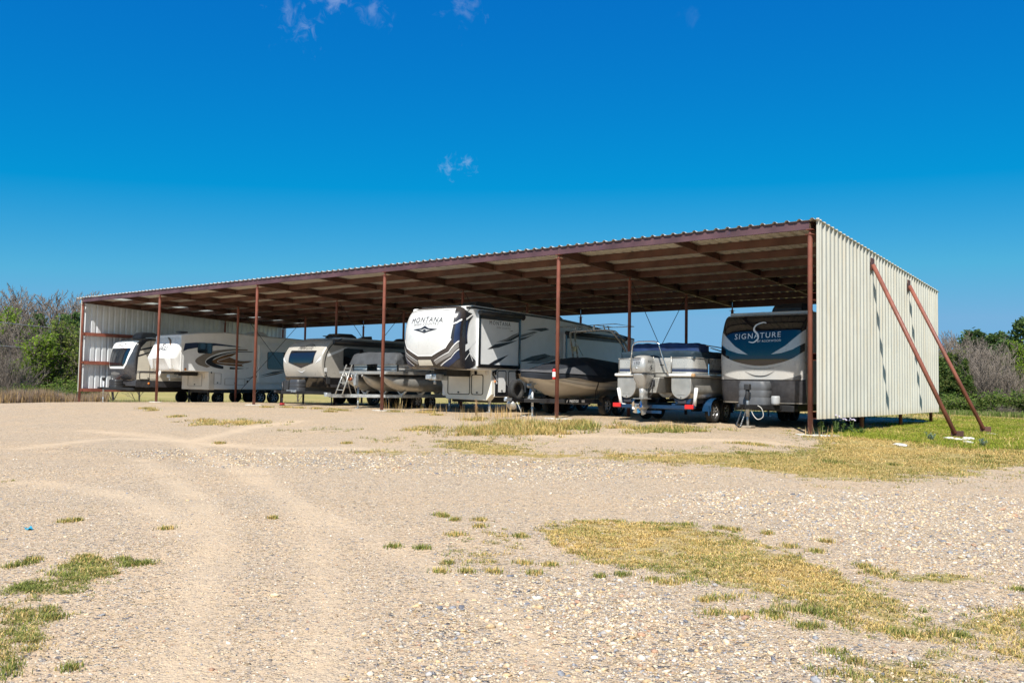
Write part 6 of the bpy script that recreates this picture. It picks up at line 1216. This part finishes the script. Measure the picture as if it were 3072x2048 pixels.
    b = MB(); z = 3.10
    b.tube([(-1.2, 3.75, z-.02), (1.1, 3.75, z+.02), (1.15, 4.9, z), (-1.0, 4.9, z), (-1.2, 3.75, z-.02)], .014, 6)
    for x, y in ((-.62, 4.0), (.55, 4.0), (-.6, 4.28), (.55, 4.28)): b.tube([(x, y, 2.92), (x-.04, y-.05, z)], .02, 6)
    b.tube([(-.6, 3.75, z), (-.6, 4.9, z)], .012, 6).tube([(.3, 3.75, z), (.3, 4.9, z)], .012, 6); b.ob('tower_rack', TW, t)
    MB().tube([(-.93, 4.35, 2.62), (-.8, 4.7, 2.1)], .015, 6).tube([(1.0, 4.65, 2.3), (.9, 4.9, 1.95)], .02, 6).ob('tower_brace', TW, t); MB().box((-1.02, 4.42, 2.34), (.22, .012, .17), 0, Matrix.Rotation(.12, 3, 'Y')).ob('paper_tag', mat('pale_yellow_tag', (.68, .62, .38), .6), t); MB().lathe([(0, .16), (.03, .14), (.035, 0)], (0, 0, 1), (.1, 4.0, 2.97), 8).ob('masthead_lamp', WPRT, t)
    # trailer
    r = empty('boat_trailer', (xc, y0, 0), 'black boat trailer lettered PRESTIGE with a spare wheel on its tongue', 'trailer'); g = lambda y, x=0: float(H(xc+x, y0+y))
    b = MB(); b.bx(-.05, .05, -.45, 1.7, .50, .60)
    for q in (-1, 1):
        p0, p1 = Vector((q*.05, .15, .55)), Vector((q*1.0, .95, .55)); d = p1-p0; b.box((p0+p1)/2, (d.length, .05, .12), 0, Matrix.Rotation(math.atan2(d.y, d.x), 3, 'Z')); b.bx(q*1.02-.035, q*1.02+.035, .93, 6.1, .47, .61)
    for y in (2.4, 4.2, 5.9): b.bx(-.98, .98, y, y+.08, .42, .50)
    for x in (-.45, .45): b.bx(x-.06, x+.06, 2.0, 5.8, .505, .60)
    b.ob('frame', BLKP, r, .006)
    text('lettering', 'PRESTIGE', 1.42, .54, .115, Side(1.055, 0, .002), WPRT, r, 0, spacing=1.05); decal('lettering', rrect(1.84, .50, 2.02, .58, .01), Side(1.055, 0, .002), GPRT, r)
    decal('lettering', [(.98, .50), (1.04, .50), (1.08, .58), (1.02, .58)], Side(1.055, 0, .002), WPRT, r)
    MB().bx(-.045, .045, -.72, -.42, .53, .62).lathe([(0, .07), (.06, .06), (.06, 0)], (0, 0, 1), (0, -.66, .59), 10).ob('coupler', ZINC, r, .01); jack(r, .10, .52, g(.52), .86, .033)
    MB().box((0, .58, .80), (.08, .1, .5), 0, Matrix.Rotation(-.35, 3, 'X')).box((0, .72, 1.10), (.26, .14, .1)).lathe([(0, -.09), (.09, -.09), (.09, .09), (0, .09)], (1, 0, 0), (0, .55, 1.02), 14).ob('winch_stand', ZINC, r, .01)
    wheel(r, -.14, .0, .86, .32, .2, -1)
    MB().lathe([(.17, .0), (.165, .04), (.12, .10), (0, .13)], (0, -.8, -.6), (-.05, -.32, .42), 16).ob('wheel_guard', ALU, r); MB().tube(spline3([(.05, -.2, .5), (.12, -.1, .25), (.05, .05, g(0)+.03), (.15, .12, g(0)+.03)], 5), .01, 5).ob('wiring_lead', PVC, r)
    for q in (-1, 1):
        for yy in (3.15, 3.95): wheel(r, q*1.12, yy, g(yy, q)+.335, .33, .2, q)
        b = MB(); b.grid(np.linspace(0, math.pi, 15), (0, 1), lambda a, k: (q*(1.06+.2*k), 3.55+.80*math.copysign(abs(math.cos(a))**.7, math.cos(a)), g(3.5)+.33+.40*abs(math.sin(a))**.6)); b.ob('fender', BLKP, r)
runabout()

# ------------------------------------------------------------------ small things on the ground
LIME = mat('pale_limestone', (.60, .57, .50), .9, var=.2, vs=9, bump=.5, bs=20)
def rock(p, sx, sy, sz, seed, label, rz=0):
    rg = np.random.default_rng(seed); bm = bmesh.new(); bmesh.ops.create_icosphere(bm, subdivisions=2, radius=1)
    for v in bm.verts:
        n = mnoise.noise(v.co*1.7+Vector((seed, 0, 0)))*.35; v.co *= 1+n; v.co.x *= sx; v.co.y *= sy; v.co.z = max(v.co.z, -.5)*sz
    me = bpy.data.meshes.new('rock'); bm.to_mesh(me); bm.free(); me.materials.append(LIME)
    o = link('stone_slab', me, None, (p[0], p[1], p[2]+sz*.25)); o.rotation_euler.z = rz; tag(o, label, 'stone', kind='thing')
for i, (u, v, sx, sy, sz, lb) in enumerate([(2700,1336,.30,.13,.04,'flat pale stone slab lying alone in straw grass by the cream wall'),(2846,1317,.18,.12,.05,'pale stone pressed under the foot of the first raking brace'),(2874,1321,.16,.1,.05,'pale jagged stone beside the first raking brace foot'),(2904,1320,.19,.13,.07,'rounded tan stone near the first raking brace foot'),(2905,1328,.34,.12,.04,'long flat pale stone in front of the rounded tan stone'),(2975,1303,.2,.1,.03,'small flat stone on the lawn near the second raking brace')]):
    rock(ground_px(u, v), sx, sy, sz, i+2, lb, i*.7-.9)
def weed(p, n, h, spread, pal, label, name='weed', flower=None, width=.03, stemc=(.12, .17, .05)):
    rg = np.random.default_rng(int(abs(p[0]*97+p[1]*31))+n); V, F, Cc, o = [], [], [], 0; t = empty(name, tuple(p), label, 'weed')
    st = MB()
    for k in range(n):
        a = rg.random()*6.28; r = rg.random()*spread; top = np.array([math.cos(a)*r, math.sin(a)*r, h*rg.uniform(.6, 1.05)]); st.tube([(top[0]*.3, top[1]*.3, -.02), (top[0]*.7, top[1]*.7, top[2]*.6), tuple(top)], [.008, .006, .003], 4)
        for q in range(9):
            tt = rg.uniform(.1, .95); c = top*tt; c[:2] *= .5+.5*tt; e = rg.normal(0, 1, 3); e[2] = abs(e[2])*.6; e /= np.linalg.norm(e); f = np.cross(e, rg.normal(0, 1, 3)); f /= np.linalg.norm(f); L = h*.22*rg.uniform(.6, 1.2)*(1.2-tt*.7)
            V += [c, c+e*L*.5+f*width*.5, c+e*L, c+e*L*.5-f*width*.5]; F.append([o, o+1, o+2, o+3]); o += 4; cc = np.array(pal[rg.integers(0, len(pal))])*rg.uniform(.8, 1.2); Cc += [cc]*4
    st.ob('stem', mat('weed_stem', stemc, .7), t); link('leaves', raw_mesh('leaves', np.array(V), np.array(F), LEAFM, np.array(Cc)), t)
    if flower:
        b = MB()
        for k in range(5): a = k*1.256; b.lathe([(0, .03), (.022, .02), (.028, 0), (0, -.02)], (0, 0, 1), (math.cos(a)*spread*.6, math.sin(a)*spread*.6, h*(.9+.06*(k % 3))), 8)
        b.ob('flower_heads', flower, t)
GW = [(.10, .18, .03), (.14, .22, .04), (.08, .14, .03)]; SG = [(.22, .29, .24), (.28, .34, .28), (.16, .22, .16)]; LIL = mat('lilac_flower', (.52, .46, .58), .8)
weed(ground_px(2462, 1303), 7, .42, .16, GW, 'bushy green weed with pale flower heads right beside the corner post', flower=LIL)
weed(ground_px(2508, 1300), 6, .46, .14, GW, 'tall weed with lilac flower heads under the cream wall', flower=LIL)
weed(ground_px(2530, 1299), 4, .36, .12, GW, 'thin weed with lilac flower heads next to the tall one under the wall', flower=LIL)
weed(ground_px(2556, 1297), 4, .34, .12, GW, 'small flowering weed near the first inner wall post', flower=LIL)
weed(ground_px(2580, 1302), 12, .18, .35, GW, 'low spreading leafy weed in front of the inner wall post', width=.05)
weed(ground_px(2793, 1322), 10, .22, .16, SG, 'grey green thistle left of the first raking brace foot', width=.05)
weed(ground_px(2946, 1340), 12, .2, .2, SG, 'grey green thistle beyond the long flat stone', width=.05)
weed(ground_px(1428, 1246), 6, .5, .05, [(.40, .24, .12), (.46, .30, .15)], 'dry reddish stalk standing in front of the tall white trailer', name='dry_stalk', width=.012, stemc=(.42, .25, .13))
# scrap of blue plastic
p = ground_px(86, 1588); b = MB(); b.grid(np.linspace(-1, 1, 7), np.linspace(-1, 1, 5), lambda u, v: (p[0]+u*.045, p[1]+v*.02, p[2]+.012+.012*math.sin(u*3+v*2)+.008*v)); tag(b.ob('plastic_scrap', mat('blue_plastic', (.05, .35, .48), .35)), 'small crumpled scrap of turquoise plastic on bare gravel', 'litter')
